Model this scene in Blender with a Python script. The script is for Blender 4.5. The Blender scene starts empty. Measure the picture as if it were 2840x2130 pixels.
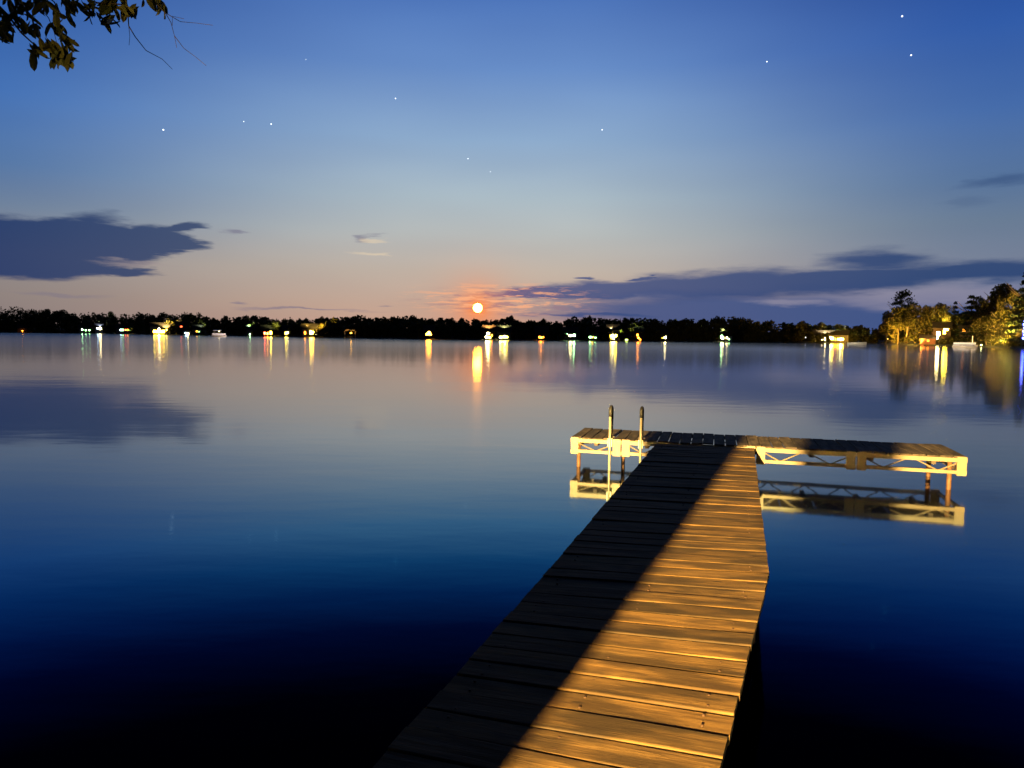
import bpy, math, random
import numpy as np
from mathutils import Vector, Matrix

R = math.radians
scene = bpy.context.scene
COL = scene.collection

# ------------------------------------------------------------------ camera
F, CX, CY = 1970.0, 1420.0, 1065.0
CAMZ = 1.77
HOR0, ROLL = 930.5, 0.0115
PITCH = math.atan((CY - HOR0) / F)
cam_d = bpy.data.cameras.new('camera')
cam = bpy.data.objects.new('camera', cam_d)
COL.objects.link(cam)
fwd = Vector((0, math.cos(PITCH), -math.sin(PITCH)))
right0 = Vector((1, 0, 0))
up0 = right0.cross(fwd)
right = (right0 * math.cos(ROLL) + up0 * math.sin(ROLL)).normalized()
up = right.cross(fwd).normalized()
M = Matrix((right, up, -fwd)).transposed().to_4x4()
M.translation = Vector((0, 0, CAMZ))
cam.matrix_world = M
cam_d.sensor_width = 36
cam_d.lens = F / 2840 * 36
cam_d.clip_start = 0.05
cam_d.clip_end = 20000
scene.camera = cam


def ray(px, py):
    return right * ((px - CX) / F) + up * (-(py - CY) / F) + fwd


def at(px, py, z=0.0):
    d = ray(px, py)
    t = (z - CAMZ) / d.z
    return Vector((0, 0, CAMZ)) + d * t


def aty(px, py, Y):
    d = ray(px, py)
    return Vector((0, 0, CAMZ)) + d * (Y / d.y)


def hor(px):
    return HOR0 + ROLL * (px - CX)


def atr(px, py, r):
    """point at horizontal range r"""
    d = ray(px, py)
    return Vector((0, 0, CAMZ)) + d * (r / math.hypot(d.x, d.y))


def lin(c):
    return tuple((x / 255 / 12.92) if x / 255 <= 0.04045 else ((x / 255 + 0.055) / 1.055) ** 2.4 for x in c)


# ------------------------------------------------------------------ world
class NT:
    def __init__(s, tree):
        s.t = tree
        s.n = tree.nodes
        s.l = tree.links

    def node(s, typ, **kw):
        n = s.n.new(typ)
        for k, v in kw.items():
            setattr(n, k, v)
        return n

    def put(s, sock, v):
        if isinstance(v, bpy.types.NodeSocket):
            s.l.new(v, sock)
        elif v is not None:
            sock.default_value = v

    def m(s, op, a, b=None, c=None, clamp=False):
        n = s.node('ShaderNodeMath', operation=op, use_clamp=clamp)
        s.put(n.inputs[0], a)
        s.put(n.inputs[1], b)
        s.put(n.inputs[2], c)
        return n.outputs[0]

    def vm(s, op, a, b=None):
        n = s.node('ShaderNodeVectorMath', operation=op)
        s.put(n.inputs[0], a)
        if b is not None:
            s.put(n.inputs[1], b)
        return n.outputs['Value'] if op in ('LENGTH', 'DOT_PRODUCT', 'DISTANCE') else n.outputs[0]

    def rng(s, v, a, b, c=0.0, d=1.0, kind='SMOOTHSTEP'):
        n = s.node('ShaderNodeMapRange', interpolation_type=kind)
        s.put(n.inputs[0], v)
        for i, x in enumerate((a, b, c, d)):
            s.put(n.inputs[i + 1], x)
        return n.outputs[0]

    def mix(s, f, a, b, mode='MIX'):
        n = s.node('ShaderNodeMix', data_type='RGBA', blend_type=mode)
        s.put(n.inputs[0], f)
        s.put(n.inputs[6], a if isinstance(a, bpy.types.NodeSocket) else (*a[:3], 1))
        s.put(n.inputs[7], b if isinstance(b, bpy.types.NodeSocket) else (*b[:3], 1))
        return n.outputs[2]

    def ramp(s, f, pts, interp='LINEAR'):
        n = s.node('ShaderNodeValToRGB')
        cr = n.color_ramp
        cr.interpolation = interp
        while len(cr.elements) > 1:
            cr.elements.remove(cr.elements[-1])
        cr.elements[0].position = pts[0][0]
        cr.elements[0].color = (*pts[0][1][:3], 1)
        for p, c in pts[1:]:
            e = cr.elements.new(p)
            e.color = (*c[:3], 1)
        s.put(n.inputs[0], f)
        return n.outputs[0]

    def noise(s, v, scale, detail=4, rough=0.5, out=0):
        n = s.node('ShaderNodeTexNoise')
        s.put(n.inputs['Vector'], v)
        n.inputs['Scale'].default_value = scale
        n.inputs['Detail'].default_value = detail
        n.inputs['Roughness'].default_value = rough
        return n.outputs[out]

    def xyz(s, x, y, z=0.0):
        n = s.node('ShaderNodeCombineXYZ')
        s.put(n.inputs[0], x)
        s.put(n.inputs[1], y)
        s.put(n.inputs[2], z)
        return n.outputs[0]


world = bpy.data.worlds.new('World')
scene.world = world
world.use_nodes = True
w = NT(world.node_tree)
w.n.clear()
tc = w.node('ShaderNodeTexCoord')
sep = w.node('ShaderNodeSeparateXYZ')
w.l.new(tc.outputs['Generated'], sep.inputs[0])
az = w.m('MULTIPLY', w.m('ARCTAN2', sep.outputs[0], sep.outputs[1]), 57.29578)
el = w.m('MULTIPLY', w.m('ARCSINE', sep.outputs[2]), 57.29578)


def azel(px, py):
    d = ray(px, py).normalized()
    return math.degrees(math.atan2(d.x, d.y)), math.degrees(math.asin(d.z))


MOON = (1325, 854)
MAZ, MEL = azel(*MOON)
# elevation gradients (degrees, sRGB)
centre = [(0, (202, 158, 136)), (2.3, (196, 166, 148)), (5, (194, 180, 166)), (8, (182, 187, 186)), (10.7, (170, 187, 197)),
          (15, (142, 172, 205)), (20, (104, 142, 200)), (25, (74, 114, 184)), (30, (24, 50, 106)), (36, (5, 14, 40)), (44, (2, 4, 14)), (60, (1, 2, 6))]
left_g = [(0, (134, 120, 120)), (2.3, (142, 130, 126)), (5, (142, 138, 140)), (8, (112, 132, 158)), (10.7, (84, 120, 168)),
          (15, (64, 110, 178)), (20, (46, 92, 166)), (25, (32, 74, 148)), (30, (12, 34, 86)), (36, (3, 9, 30)), (44, (1, 3, 10)), (60, (1, 1, 4))]
right_g = [(0, (64, 82, 132)), (2.3, (76, 92, 138)), (5, (118, 128, 150)), (8, (108, 128, 152)), (10.7, (90, 120, 160)),
           (15, (68, 106, 168)), (20, (48, 90, 166)), (25, (34, 72, 150)), (30, (12, 34, 86)), (36, (3, 9, 30)), (44, (1, 3, 10)), (60, (1, 1, 4))]
e60 = w.m('DIVIDE', el, 60.0, clamp=True)


def rp(g):
    return w.ramp(e60, [(e / 60, lin(c)) for e, c in g])


daz = w.m('SUBTRACT', az, MAZ)
fl = w.rng(daz, -4, -36)
fr = w.rng(daz, 6, 38)
sky = w.mix(fl, rp(centre), rp(left_g))
sky = w.mix(fr, sky, rp(right_g))
# the far side of the sky, behind the camera, is night
behind = w.rng(w.m('ABSOLUTE', daz), 48, 110, 1.0, 0.12)
# soft uneven air
soft = w.noise(w.xyz(w.m('MULTIPLY', az, 0.035), w.m('MULTIPLY', el, 0.16)), 1.0, 2, 0.5)
sky = w.mix(1.0, sky, w.ramp(soft, [(0.25, (0.90, 0.90, 0.93)), (0.75, (1.08, 1.07, 1.05))]), 'MULTIPLY')

# cloud coordinates, wobbled
nv = w.noise(w.xyz(w.m('MULTIPLY', az, 0.16), w.m('MULTIPLY', el, 0.9)), 1.0, 5, 0.58, 1)
nsep = w.node('ShaderNodeSeparateXYZ')
w.l.new(nv, nsep.inputs[0])
waz = w.m('ADD', az, w.m('MULTIPLY', w.m('SUBTRACT', nsep.outputs[0], 0.5), 7.0))
wel = w.m('ADD', el, w.m('MULTIPLY', w.m('SUBTRACT', nsep.outputs[1], 0.5), 1.6))
wv = w.xyz(waz, wel)


def blob(px, py, rx, ry, s0=1.15, s1=0.75, tilt=0.0, v=wv):
    a, e = azel(px, py)
    k = math.degrees(1 / F) * math.cos(R(a)) ** 2
    d = w.vm('SUBTRACT', v, (a, e, 0))
    if tilt:
        n = w.node('ShaderNodeVectorRotate', rotation_type='Z_AXIS')
        w.put(n.inputs['Vector'], d)
        n.inputs['Angle'].default_value = -tilt
        d = n.outputs[0]
    d = w.vm('MULTIPLY', d, (1 / (rx * k), 1 / (ry * math.degrees(1 / F)), 0))
    return w.rng(w.vm('LENGTH', d), s0, s1)


def union(ms):
    o = ms[0]
    for x in ms[1:]:
        o = w.m('MAXIMUM', o, x)
    return o


# broad blue veil low on the right
veil = union([blob(1930, 865, 420, 48, 1.5, 0.5), blob(2350, 880, 520, 62, 1.4, 0.5)])
sky = w.mix(w.m('MULTIPLY', veil, 0.92), sky, lin((62, 84, 134)))
# pale gaps
gap = union([blob(1815, 818, 120, 9, 1.5, 0.3), blob(2560, 822, 330, 24, 1.5, 0.3), blob(2180, 843, 90, 9, 1.6, 0.2)])
sky = w.mix(w.m('MULTIPLY', gap, 0.5), sky, lin((164, 156, 170)))
# the long dark bank on the right, and the one on the left
bank = union([blob(1500, 812, 190, 14, 1.2, 0.6, 0.0), blob(1700, 802, 250, 27, 1.2, 0.6, 0.05), blob(2000, 790, 350, 42, 1.2, 0.6, 0.04),
              blob(2350, 775, 350, 36, 1.2, 0.6, 0.05), blob(2700, 756, 320, 26, 1.3, 0.5, 0.04), blob(2430, 722, 150, 26, 1.4, 0.3),
              blob(1625, 771, 38, 6, 1.3, 0.5), blob(1800, 771, 62, 5, 1.3, 0.5), blob(1650, 872, 180, 6, 1.3, 0.4),
              w.m('MULTIPLY', blob(2780, 505, 130, 12, 1.6, 0.2, 0.06), 0.55), w.m('MULTIPLY', blob(2680, 565, 60, 10, 1.6, 0.2), 0.2)])
bankc = w.ramp(w.rng(az, 0, 30, 0, 1, 'LINEAR'), [(0, lin((66, 84, 134))), (1, lin((38, 66, 114)))])
sky = w.mix(w.m('MULTIPLY', bank, 0.9), sky, bankc)
lb = union([blob(40, 686, 380, 66, 1.10, 0.86), blob(300, 672, 200, 54, 1.12, 0.8), blob(440, 660, 110, 36, 1.15, 0.75), blob(520, 632, 60, 13, 1.3, 0.6, 0.08),
            blob(470, 703, 60, 10, 1.3, 0.6), blob(340, 746, 140, 11, 1.2, 0.6), blob(270, 612, 60, 16, 1.7, 0.2)])
lbc = w.ramp(w.rng(az, -38, -22, 0, 1, 'LINEAR'), [(0, lin((22, 52, 104))), (1, lin((56, 74, 110)))])
sky = w.mix(w.m('MULTIPLY', lb, 0.92), sky, lbc)
gap2 = w.m('MULTIPLY', blob(370, 728, 100, 6, 1.4, 0.3), 0.6)
sky = w.mix(gap2, sky, lin((160, 146, 146)))
scraps = union([w.m('MULTIPLY', blob(637, 647, 26, 8, 1.5, 0.3), 0.6), w.m('MULTIPLY', blob(1022, 662, 22, 8, 1.5, 0.3), 0.6), w.m('MULTIPLY', blob(660, 837, 28, 3.5, 1.5, 0.3), 0.6),
                w.m('MULTIPLY', blob(860, 859, 180, 4, 1.4, 0.3, -0.03), 0.6), w.m('MULTIPLY', blob(1060, 846, 26, 3, 1.5, 0.3), 0.5), w.m('MULTIPLY', blob(150, 812, 110, 5, 1.6, 0.2), 0.35)])
sky = w.mix(scraps, sky, lin((112, 108, 134)))
pale = union([blob(1030, 704, 60, 4, 1.4, 0.3, 0.05), blob(1045, 668, 28, 4, 1.5, 0.3)])
sky = w.mix(w.m('MULTIPLY', pale, 0.6), sky, lin((226, 206, 176)))
# glow of the low moon in the air
gd = w.vm('LENGTH', w.vm('MULTIPLY', w.vm('SUBTRACT', w.xyz(az, el), (MAZ, MEL, 0)), (0.75, 1.15, 0)))
g1 = w.m('POWER', 2.71828, w.m('MULTIPLY', gd, -0.34))
gr = w.vm('LENGTH', w.vm('SUBTRACT', w.xyz(az, el), (MAZ, MEL, 0)))
g2 = w.m('MULTIPLY', w.m('POWER', 2.71828, w.m('MULTIPLY', gr, -0.85)), 1.25, clamp=True)
glow = w.m('MULTIPLY', g1, 0.05)
sky = w.mix(1.0, sky, w.mix(glow, (0, 0, 0), (1.0, 0.30, 0.06)), 'ADD')
sky = w.mix(g2, sky, (1.05, 0.27, 0.055))
# burning wisps of cloud round the moon
wz = w.noise(w.xyz(w.m('MULTIPLY', az, 0.42), w.m('MULTIPLY', el, 3.4)), 1.0, 6, 0.62)
wisp = w.m('MULTIPLY', w.rng(wz, 0.50, 0.60), blob(1390, 830, 250, 46, 1.3, 0.35, 0.0, w.xyz(az, el)))
sky = w.mix(w.m('MULTIPLY', wisp, 0.85), sky, lin((255, 178, 132)))
wdark = w.m('MULTIPLY', w.rng(wz, 0.46, 0.40), blob(1400, 835, 250, 40, 1.3, 0.35, 0.0, w.xyz(az, el)))
sky = w.mix(w.m('MULTIPLY', wdark, 0.5), sky, lin((150, 110, 130)))
sky = w.mix(1.0, sky, w.ramp(behind, [(0, (0, 0, 0)), (1, (1, 1, 1))]), 'MULTIPLY')
bg = w.node('ShaderNodeBackground')
w.put(bg.inputs[0], sky)
bg.inputs[1].default_value = 1.0
ow = w.node('ShaderNodeOutputWorld')
w.l.new(bg.outputs[0], ow.inputs[0])

scene.view_settings.view_transform = 'Standard'
scene.view_settings.look = 'None'
scene.view_settings.exposure = 0.0
scene.view_settings.gamma = 1.0
scene.cycles.use_denoising = True
scene.cycles.max_bounces = 6
scene.cycles.sample_clamp_indirect = 70


# ------------------------------------------------------------------ helpers
def tag(o, label=None, cat=None, group=None, kind=None):
    if label: o['label'] = label
    if cat: o['category'] = cat
    if group: o['group'] = group
    if kind: o['kind'] = kind
    return o


class MB:
    def __init__(s):
        s.v, s.f, s.uv, s.smooth = [], [], [], False

    def add(s, vs, fs, uvs=None):
        b = len(s.v)
        s.v += [tuple(p) for p in vs]
        for f in fs:
            s.f.append([b + i for i in f])
            s.uv += [(uvs[i] if uvs else (0, 0)) for i in f]

    def box(s, c, size, rot=None, uvo=(0, 0)):
        hx, hy, hz = size[0] / 2, size[1] / 2, size[2] / 2
        P = [Vector((x, y, z)) for x in (-hx, hx) for y in (-hy, hy) for z in (-hz, hz)]
        uvs = [(p.x + uvo[0], p.y + p.z + uvo[1]) for p in P]
        if rot is not None:
            P = [rot @ p for p in P]
        c = Vector(c)
        s.add([p + c for p in P], [(0, 1, 3, 2), (4, 6, 7, 5), (0, 4, 5, 1), (2, 3, 7, 6), (0, 2, 6, 4), (1, 5, 7, 3)], uvs)

    def beam(s, a, b, wd, ht):
        """box along a-b; width horizontal, height up"""
        a, b = Vector(a), Vector(b)
        d = b - a
        L = d.length
        x = d.normalized()
        z = Vector((0, 0, 1))
        if abs(x.z) > 0.95: z = Vector((0, 1, 0))
        y = z.cross(x).normalized()
        z = x.cross(y)
        s.box((a + b) / 2, (L, wd, ht), Matrix((x, y, z)).transposed())

    def tube(s, pts, rad, n=8, cap=True):
        pts = [Vector(p) for p in pts]
        rads = rad if isinstance(rad, (list, tuple)) else [rad] * len(pts)
        ref = Vector((0.31, 0.17, 0.93)).normalized()
        b = len(s.v)
        L = 0
        ref_prev = None
        for i, p in enumerate(pts):
            d = (pts[min(i + 1, len(pts) - 1)] - pts[max(i - 1, 0)]).normalized()
            if i: L += (p - pts[i - 1]).length
            if ref_prev is None:
                u = d.cross(ref)
                if u.length < 0.1: u = d.cross(Vector((1, 0, 0)))
            else:
                u = ref_prev - d * ref_prev.dot(d)
            u.normalize()
            ref_prev = u
            v = d.cross(u)
            for k in range(n):
                a = 2 * math.pi * k / n
                s.v.append(tuple(p + (u * math.cos(a) + v * math.sin(a)) * rads[i]))
        for i in range(len(pts) - 1):
            for k in range(n):
                k2 = (k + 1) % n
                s.f.append([b + i * n + k, b + i * n + k2, b + (i + 1) * n + k2, b + (i + 1) * n + k])
                s.uv += [(k / n, i), ((k + 1) / n, i), ((k + 1) / n, i + 1), (k / n, i + 1)]
        if cap:
            s.f.append([b + k for k in range(n)][::-1])
            s.uv += [(0, 0)] * n
            s.f.append([b + (len(pts) - 1) * n + k for k in range(n)])
            s.uv += [(0, 0)] * n

    def build(s, name, mat, parent=None, smooth=False):
        me = bpy.data.meshes.new(name)
        me.from_pydata(s.v, [], s.f)
        ul = me.uv_layers.new(name='UVMap')
        ul.data.foreach_set('uv', np.array(s.uv, dtype=np.float32).ravel())
        if smooth:
            me.polygons.foreach_set('use_smooth', [True] * len(me.polygons))
        me.materials.append(mat)
        me.update()
        o = bpy.data.objects.new(name, me)
        COL.objects.link(o)
        if parent: o.parent = parent
        return o


def quads_obj(name, V, mat, parent=None, nper=4):
    """V: (n*nper,3) numpy"""
    n = len(V) // nper
    me = bpy.data.meshes.new(name)
    me.vertices.add(len(V))
    me.vertices.foreach_set('co', V.astype(np.float32).ravel())
    me.loops.add(n * nper)
    me.loops.foreach_set('vertex_index', np.arange(n * nper, dtype=np.int32))
    me.polygons.add(n)
    me.polygons.foreach_set('loop_start', np.arange(0, n * nper, nper, dtype=np.int32))
    me.update(calc_edges=True)
    me.materials.append(mat)
    o = bpy.data.objects.new(name, me)
    COL.objects.link(o)
    if parent: o.parent = parent
    return o


def empty(name, loc=(0, 0, 0), rz=0.0):
    o = bpy.data.objects.new(name, None)
    COL.objects.link(o)
    o.location = loc
    o.rotation_euler = (0, 0, rz)
    o.empty_display_size = 0.3
    return o


def mat(name, col, rough=0.6, metal=0.0, var=0.25, scale=3.0, bump=0.0, coords='Object', stretch=(1, 1, 1), spec=0.5):
    m = bpy.data.materials.new(name)
    m.use_nodes = True
    t = NT(m.node_tree)
    p = t.n['Principled BSDF']
    tcn = t.node('ShaderNodeTexCoord')
    v = t.vm('MULTIPLY', tcn.outputs[coords], stretch)
    nz = t.noise(v, scale, 5, 0.6)
    a = tuple(c * (1 - var) for c in col)
    b = tuple(min(1, c * (1 + var)) for c in col)
    t.put(p.inputs['Base Color'], t.ramp(nz, [(0.3, a), (0.7, b)]))
    p.inputs['Roughness'].default_value = rough
    p.inputs['Metallic'].default_value = metal
    p.inputs['Specular IOR Level'].default_value = spec
    if bump:
        bn = t.node('ShaderNodeBump')
        bn.inputs['Strength'].default_value = 0.6
        bn.inputs['Distance'].default_value = bump
        t.l.new(nz, bn.inputs['Height'])
        t.l.new(bn.outputs[0], p.inputs['Normal'])
    return m


def emis(name, col, strength):
    m = bpy.data.materials.new(name)
    m.use_nodes = True
    t = NT(m.node_tree)
    t.n.clear()
    e = t.node('ShaderNodeEmission')
    e.inputs[0].default_value = (*col, 1)
    e.inputs[1].default_value = strength
    o = t.node('ShaderNodeOutputMaterial')
    t.l.new(e.outputs[0], o.inputs[0])
    return m


_em = {}


def emc(col, strength):
    k = (col, strength)
    if k not in _em: _em[k] = emis('lamp_glow', col, strength)
    return _em[k]


# ---- wood decking
def wood_mat(name, c0, c1, c2):
    m = bpy.data.materials.new(name)
    m.use_nodes = True
    t = NT(m.node_tree)
    p = t.n['Principled BSDF']
    uv = t.node('ShaderNodeUVMap').outputs[0]
    grain = t.noise(t.vm('MULTIPLY', uv, (2.2, 38, 1)), 1.0, 6, 0.62)
    big = t.noise(t.vm('MULTIPLY', uv, (2.6, 9, 1)), 1.0, 3, 0.5)
    fine = t.noise(t.vm('MULTIPLY', uv, (14, 190, 1)), 1.0, 3, 0.6)
    col = t.ramp(grain, [(0.28, c0), (0.5, c1), (0.72, c2)])
    col = t.mix(t.rng(big, 0.40, 0.60, 0.0, 0.8), col, tuple(x * 0.45 for x in c0))
    vor = t.node('ShaderNodeTexVoronoi')
    vor.inputs['Scale'].default_value = 1.0
    t.put(vor.inputs['Vector'], t.vm('ADD', t.vm('MULTIPLY', uv, (3.1, 9.0, 1)), t.vm('MULTIPLY', t.node('ShaderNodeTexNoise').outputs['Color'], (0.15, 0.15, 0))))
    knot = t.rng(vor.outputs['Distance'], 0.03, 0.12, 1.0, 0.0)
    col = t.mix(t.m('MULTIPLY', knot, 0.85), col, tuple(x * 0.25 for x in c0))
    streak = t.noise(t.vm('MULTIPLY', uv, (1.3, 110, 1)), 1.0, 4, 0.7)
    col = t.mix(t.rng(streak, 0.58, 0.70, 0.0, 0.6), col, tuple(x * 0.5 for x in c0))
    # each board a little different: whole-number uv blocks per board
    sepn = t.node('ShaderNodeSeparateXYZ')
    t.l.new(uv, sepn.inputs[0])
    wn = t.node('ShaderNodeTexWhiteNoise', noise_dimensions='1D')
    t.put(wn.inputs['W'], t.m('FLOOR', t.m('DIVIDE', sepn.outputs[1], 5.0)))
    col = t.mix(1.0, col, t.ramp(wn.outputs[0], [(0, (0.58, 0.57, 0.56)), (0.5, (0.95, 0.93, 0.9)), (1, (1.28, 1.24, 1.16))]), 'MULTIPLY')
    t.put(p.inputs['Base Color'], col)
    t.put(p.inputs['Roughness'], t.rng(grain, 0.3, 0.7, 0.75, 0.92))
    p.inputs['Specular IOR Level'].default_value = 0.3
    bn = t.node('ShaderNodeBump')
    bn.inputs['Strength'].default_value = 0.8
    bn.inputs['Distance'].default_value = 0.004
    t.put(bn.inputs['Height'], t.m('ADD', grain, t.m('MULTIPLY', fine, 0.5)))
    t.l.new(bn.outputs[0], p.inputs['Normal'])
    return m


deck_m = wood_mat('weathered_cedar', (0.040, 0.021, 0.006), (0.098, 0.055, 0.017), (0.150, 0.088, 0.029))
deck2_m = wood_mat('weathered_cedar_grey', (0.05, 0.039, 0.030), (0.09, 0.07, 0.056), (0.13, 0.107, 0.083))
rail_m = mat('cream_aluminium', (0.20, 0.152, 0.10), 0.5, 0.25, 0.10, 9, 0.0015)
rust_m = mat('rusty_steel_post', (0.11, 0.052, 0.026), 0.7, 0.3, 0.45, 14, 0.002)
steel_m = mat('brushed_steel', (0.36, 0.32, 0.24), 0.42, 0.35, 0.08, 20)
black_m = mat('black_rubber', (0.02, 0.02, 0.022), 0.6, 0, 0.2, 20)
rust_dark = mat('rusty_screw', (0.05, 0.025, 0.015), 0.7, 0.4, 0.3, 60)
joist_m = mat('dark_wet_timber', (0.07, 0.05, 0.04), 0.8, 0, 0.3, 8)

# ------------------------------------------------------------------ water
wm = bpy.data.materials.new('lake_water')
wm.use_nodes = True
t = NT(wm.node_tree)
t.n.remove(t.n['Principled BSDF'])
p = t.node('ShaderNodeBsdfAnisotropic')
p.distribution = 'GGX'
fres = t.node('ShaderNodeFresnel')
fres.inputs['IOR'].default_value = 1.333
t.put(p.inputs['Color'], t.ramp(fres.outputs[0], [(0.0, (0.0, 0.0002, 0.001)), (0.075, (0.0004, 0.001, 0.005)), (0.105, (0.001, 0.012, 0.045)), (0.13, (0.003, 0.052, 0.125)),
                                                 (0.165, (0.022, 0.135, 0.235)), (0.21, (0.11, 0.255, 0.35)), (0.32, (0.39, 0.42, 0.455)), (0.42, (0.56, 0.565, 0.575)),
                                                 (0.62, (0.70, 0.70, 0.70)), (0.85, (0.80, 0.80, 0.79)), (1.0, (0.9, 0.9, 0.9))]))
wide = t.node('ShaderNodeBsdfAnisotropic')
wide.distribution = 'GGX'
t.l.new(p.inputs['Color'].links[0].from_socket, wide.inputs['Color'])
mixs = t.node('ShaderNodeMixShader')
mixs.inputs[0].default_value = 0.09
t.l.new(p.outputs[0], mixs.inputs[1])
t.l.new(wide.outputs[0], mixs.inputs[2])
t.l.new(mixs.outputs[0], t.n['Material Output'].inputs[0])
wide.inputs['Roughness'].default_value = 0.20
geo = t.node('ShaderNodeNewGeometry')
pos = geo.outputs['Position']
dist = t.vm('LENGTH', pos)
psep = t.node('ShaderNodeSeparateXYZ')
t.l.new(pos, psep.inputs[0])
# wind-ruffled patches out on the lake, calm in the bay on the right and by the dock
patch = t.noise(t.vm('MULTIPLY', pos, (0.0035, 0.012, 1)), 1.0, 3, 0.5)
ruffle = t.m('MULTIPLY', t.rng(dist, 10, 120), t.rng(patch, 0.25, 0.7, 0.75, 1.15))
bay = t.rng(psep.outputs[0], 35, 95, 1.0, 0.12)
t.put(p.inputs['Roughness'], t.m('ADD', 0.06, t.m('MULTIPLY', t.m('MULTIPLY', ruffle, bay), 0.07)))
n1 = t.noise(t.vm('MULTIPLY', pos, (0.9, 2.2, 1)), 1.0, 3, 0.5)
n2 = t.noise(t.vm('MULTIPLY', pos, (0.12, 0.35, 1)), 1.0, 3, 0.55)
bn = t.node('ShaderNodeBump')
bn.inputs['Strength'].default_value = 1.0
bn.inputs['Distance'].default_value = 1.0
t.put(bn.inputs['Height'], t.m('ADD', t.m('MULTIPLY', n1, 0.0017), t.m('MULTIPLY', n2, 0.007)))
t.l.new(bn.outputs[0], p.inputs['Normal'])
t.l.new(bn.outputs[0], wide.inputs['Normal'])
t.l.new(bn.outputs[0], fres.inputs['Normal'])
b = MB()
b.add([(-6000, -300, 0), (6000, -300, 0), (6000, 6000, 0), (-6000, 6000, 0)], [(0, 1, 2, 3)])
tag(b.build('water', wm), kind='structure')

# ------------------------------------------------------------------ dock
DZ = 0.414
rnd = random.Random(7)
NR, JR = at(1998, 2129, DZ), at(2133, 1592, DZ)
NL, JL = at(1163, 1980, DZ), at(1543, 1556, DZ)
FL_, FR_ = at(1819, 1231, DZ), at(2091, 1243, DZ)
TFL, TFR = at(1583, 1211, DZ), at(2684, 1267, DZ)
e1 = (TFR - TFL).normalized()
e2 = Vector((-e1.y, e1.x, 0))
TBL = at(1628, 1187, DZ)
TD = (TBL - TFL).dot(e2)
TL = (TFR - TFL).length
print('dock', [tuple(round(c, 2) for c in q) for q in (NR, JR, NL, JL, FL_, FR_, TFL, TFR)], 'T depth', TD, 'len', TL)
TD = max(1.0, min(TD, 1.25))
dock = empty('dock', (JL + JR) / 2 * 1.0)
dock.location.z = 0
tag(dock, 'T-shaped wooden lake dock on cream metal truss rails', 'dock')
doff = dock.location.copy()
bid = [0]


def plank(mb, a, b, wdt, da, db, th=0.034, z=DZ, bow=0.0):
    """board with its long axis a-b, rounded top edges"""
    a, b = Vector((a.x, a.y, z)) - doff, Vector((b.x, b.y, z)) - doff
    bid[0] += 1
    x = (b - a).normalized()
    y = Vector((-x.y, x.x, 0))
    L = (b - a).length
    hw, r = wdt / 2 * rnd.uniform(0.985, 1.012), 0.006
    dz = rnd.gauss(0, 0.0028)
    roll = rnd.gauss(0, 0.018)
    prof = [(-hw, -th), (-hw, -r), (-hw + r * 0.3, -r * 0.3), (-hw + r, 0), (0, -rnd.uniform(0, 0.0015)), (hw - r, 0), (hw - r * 0.3, -r * 0.3), (hw, -r), (hw, -th)]
    n = len(prof)
    N = 7
    b0 = len(mb.v)
    skew = rnd.gauss(0, 0.0025)
    ph = rnd.uniform(0, 6)
    lip0, lip1 = rnd.uniform(-0.003, 0.003), rnd.uniform(-0.003, 0.003)
    ka, kb_ = da.dot(x) / da.dot(y), db.dot(x) / db.dot(y)
    for i in range(N):
        s_ = i / (N - 1)
        for (py, pz) in prof:
            zz = pz + dz + py * (roll + (s_ - 0.5) * 0.02 * math.sin(ph)) + 0.0018 * math.sin(ph + s_ * 5)
            q = a + x * (L * s_ + (lip0 + ka * py) * (1 - s_) + (lip1 + kb_ * py) * s_) + y * (py + skew * math.sin(s_ * 3 + ph)) + Vector((0, 0, zz))
            mb.v.append(tuple(q))
    U0 = rnd.uniform(0, 100)
    V0 = bid[0] * 5.0 + 2.0
    for i in range(N - 1):
        for k in range(n):
            k2 = (k + 1) % n
            mb.f.append([b0 + i * n + k, b0 + (i + 1) * n + k, b0 + (i + 1) * n + k2, b0 + i * n + k2])
            u0, u1 = U0 + L * i / (N - 1), U0 + L * (i + 1) / (N - 1)
            v0, v1 = V0 + prof[k][0], V0 + prof[k2][0] + (0.0 if k2 else 0.05)
            mb.uv += [(u0, v0), (u1, v0), (u1, v1), (u0, v1)]
    mb.f.append([b0 + k for k in range(n)])
    mb.uv += [(U0, V0 + q[0]) for q in prof]
    mb.f.append([b0 + (N - 1) * n + k for k in range(n)][::-1])
    mb.uv += [(U0, V0 + q[0]) for q in prof][::-1]


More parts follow.
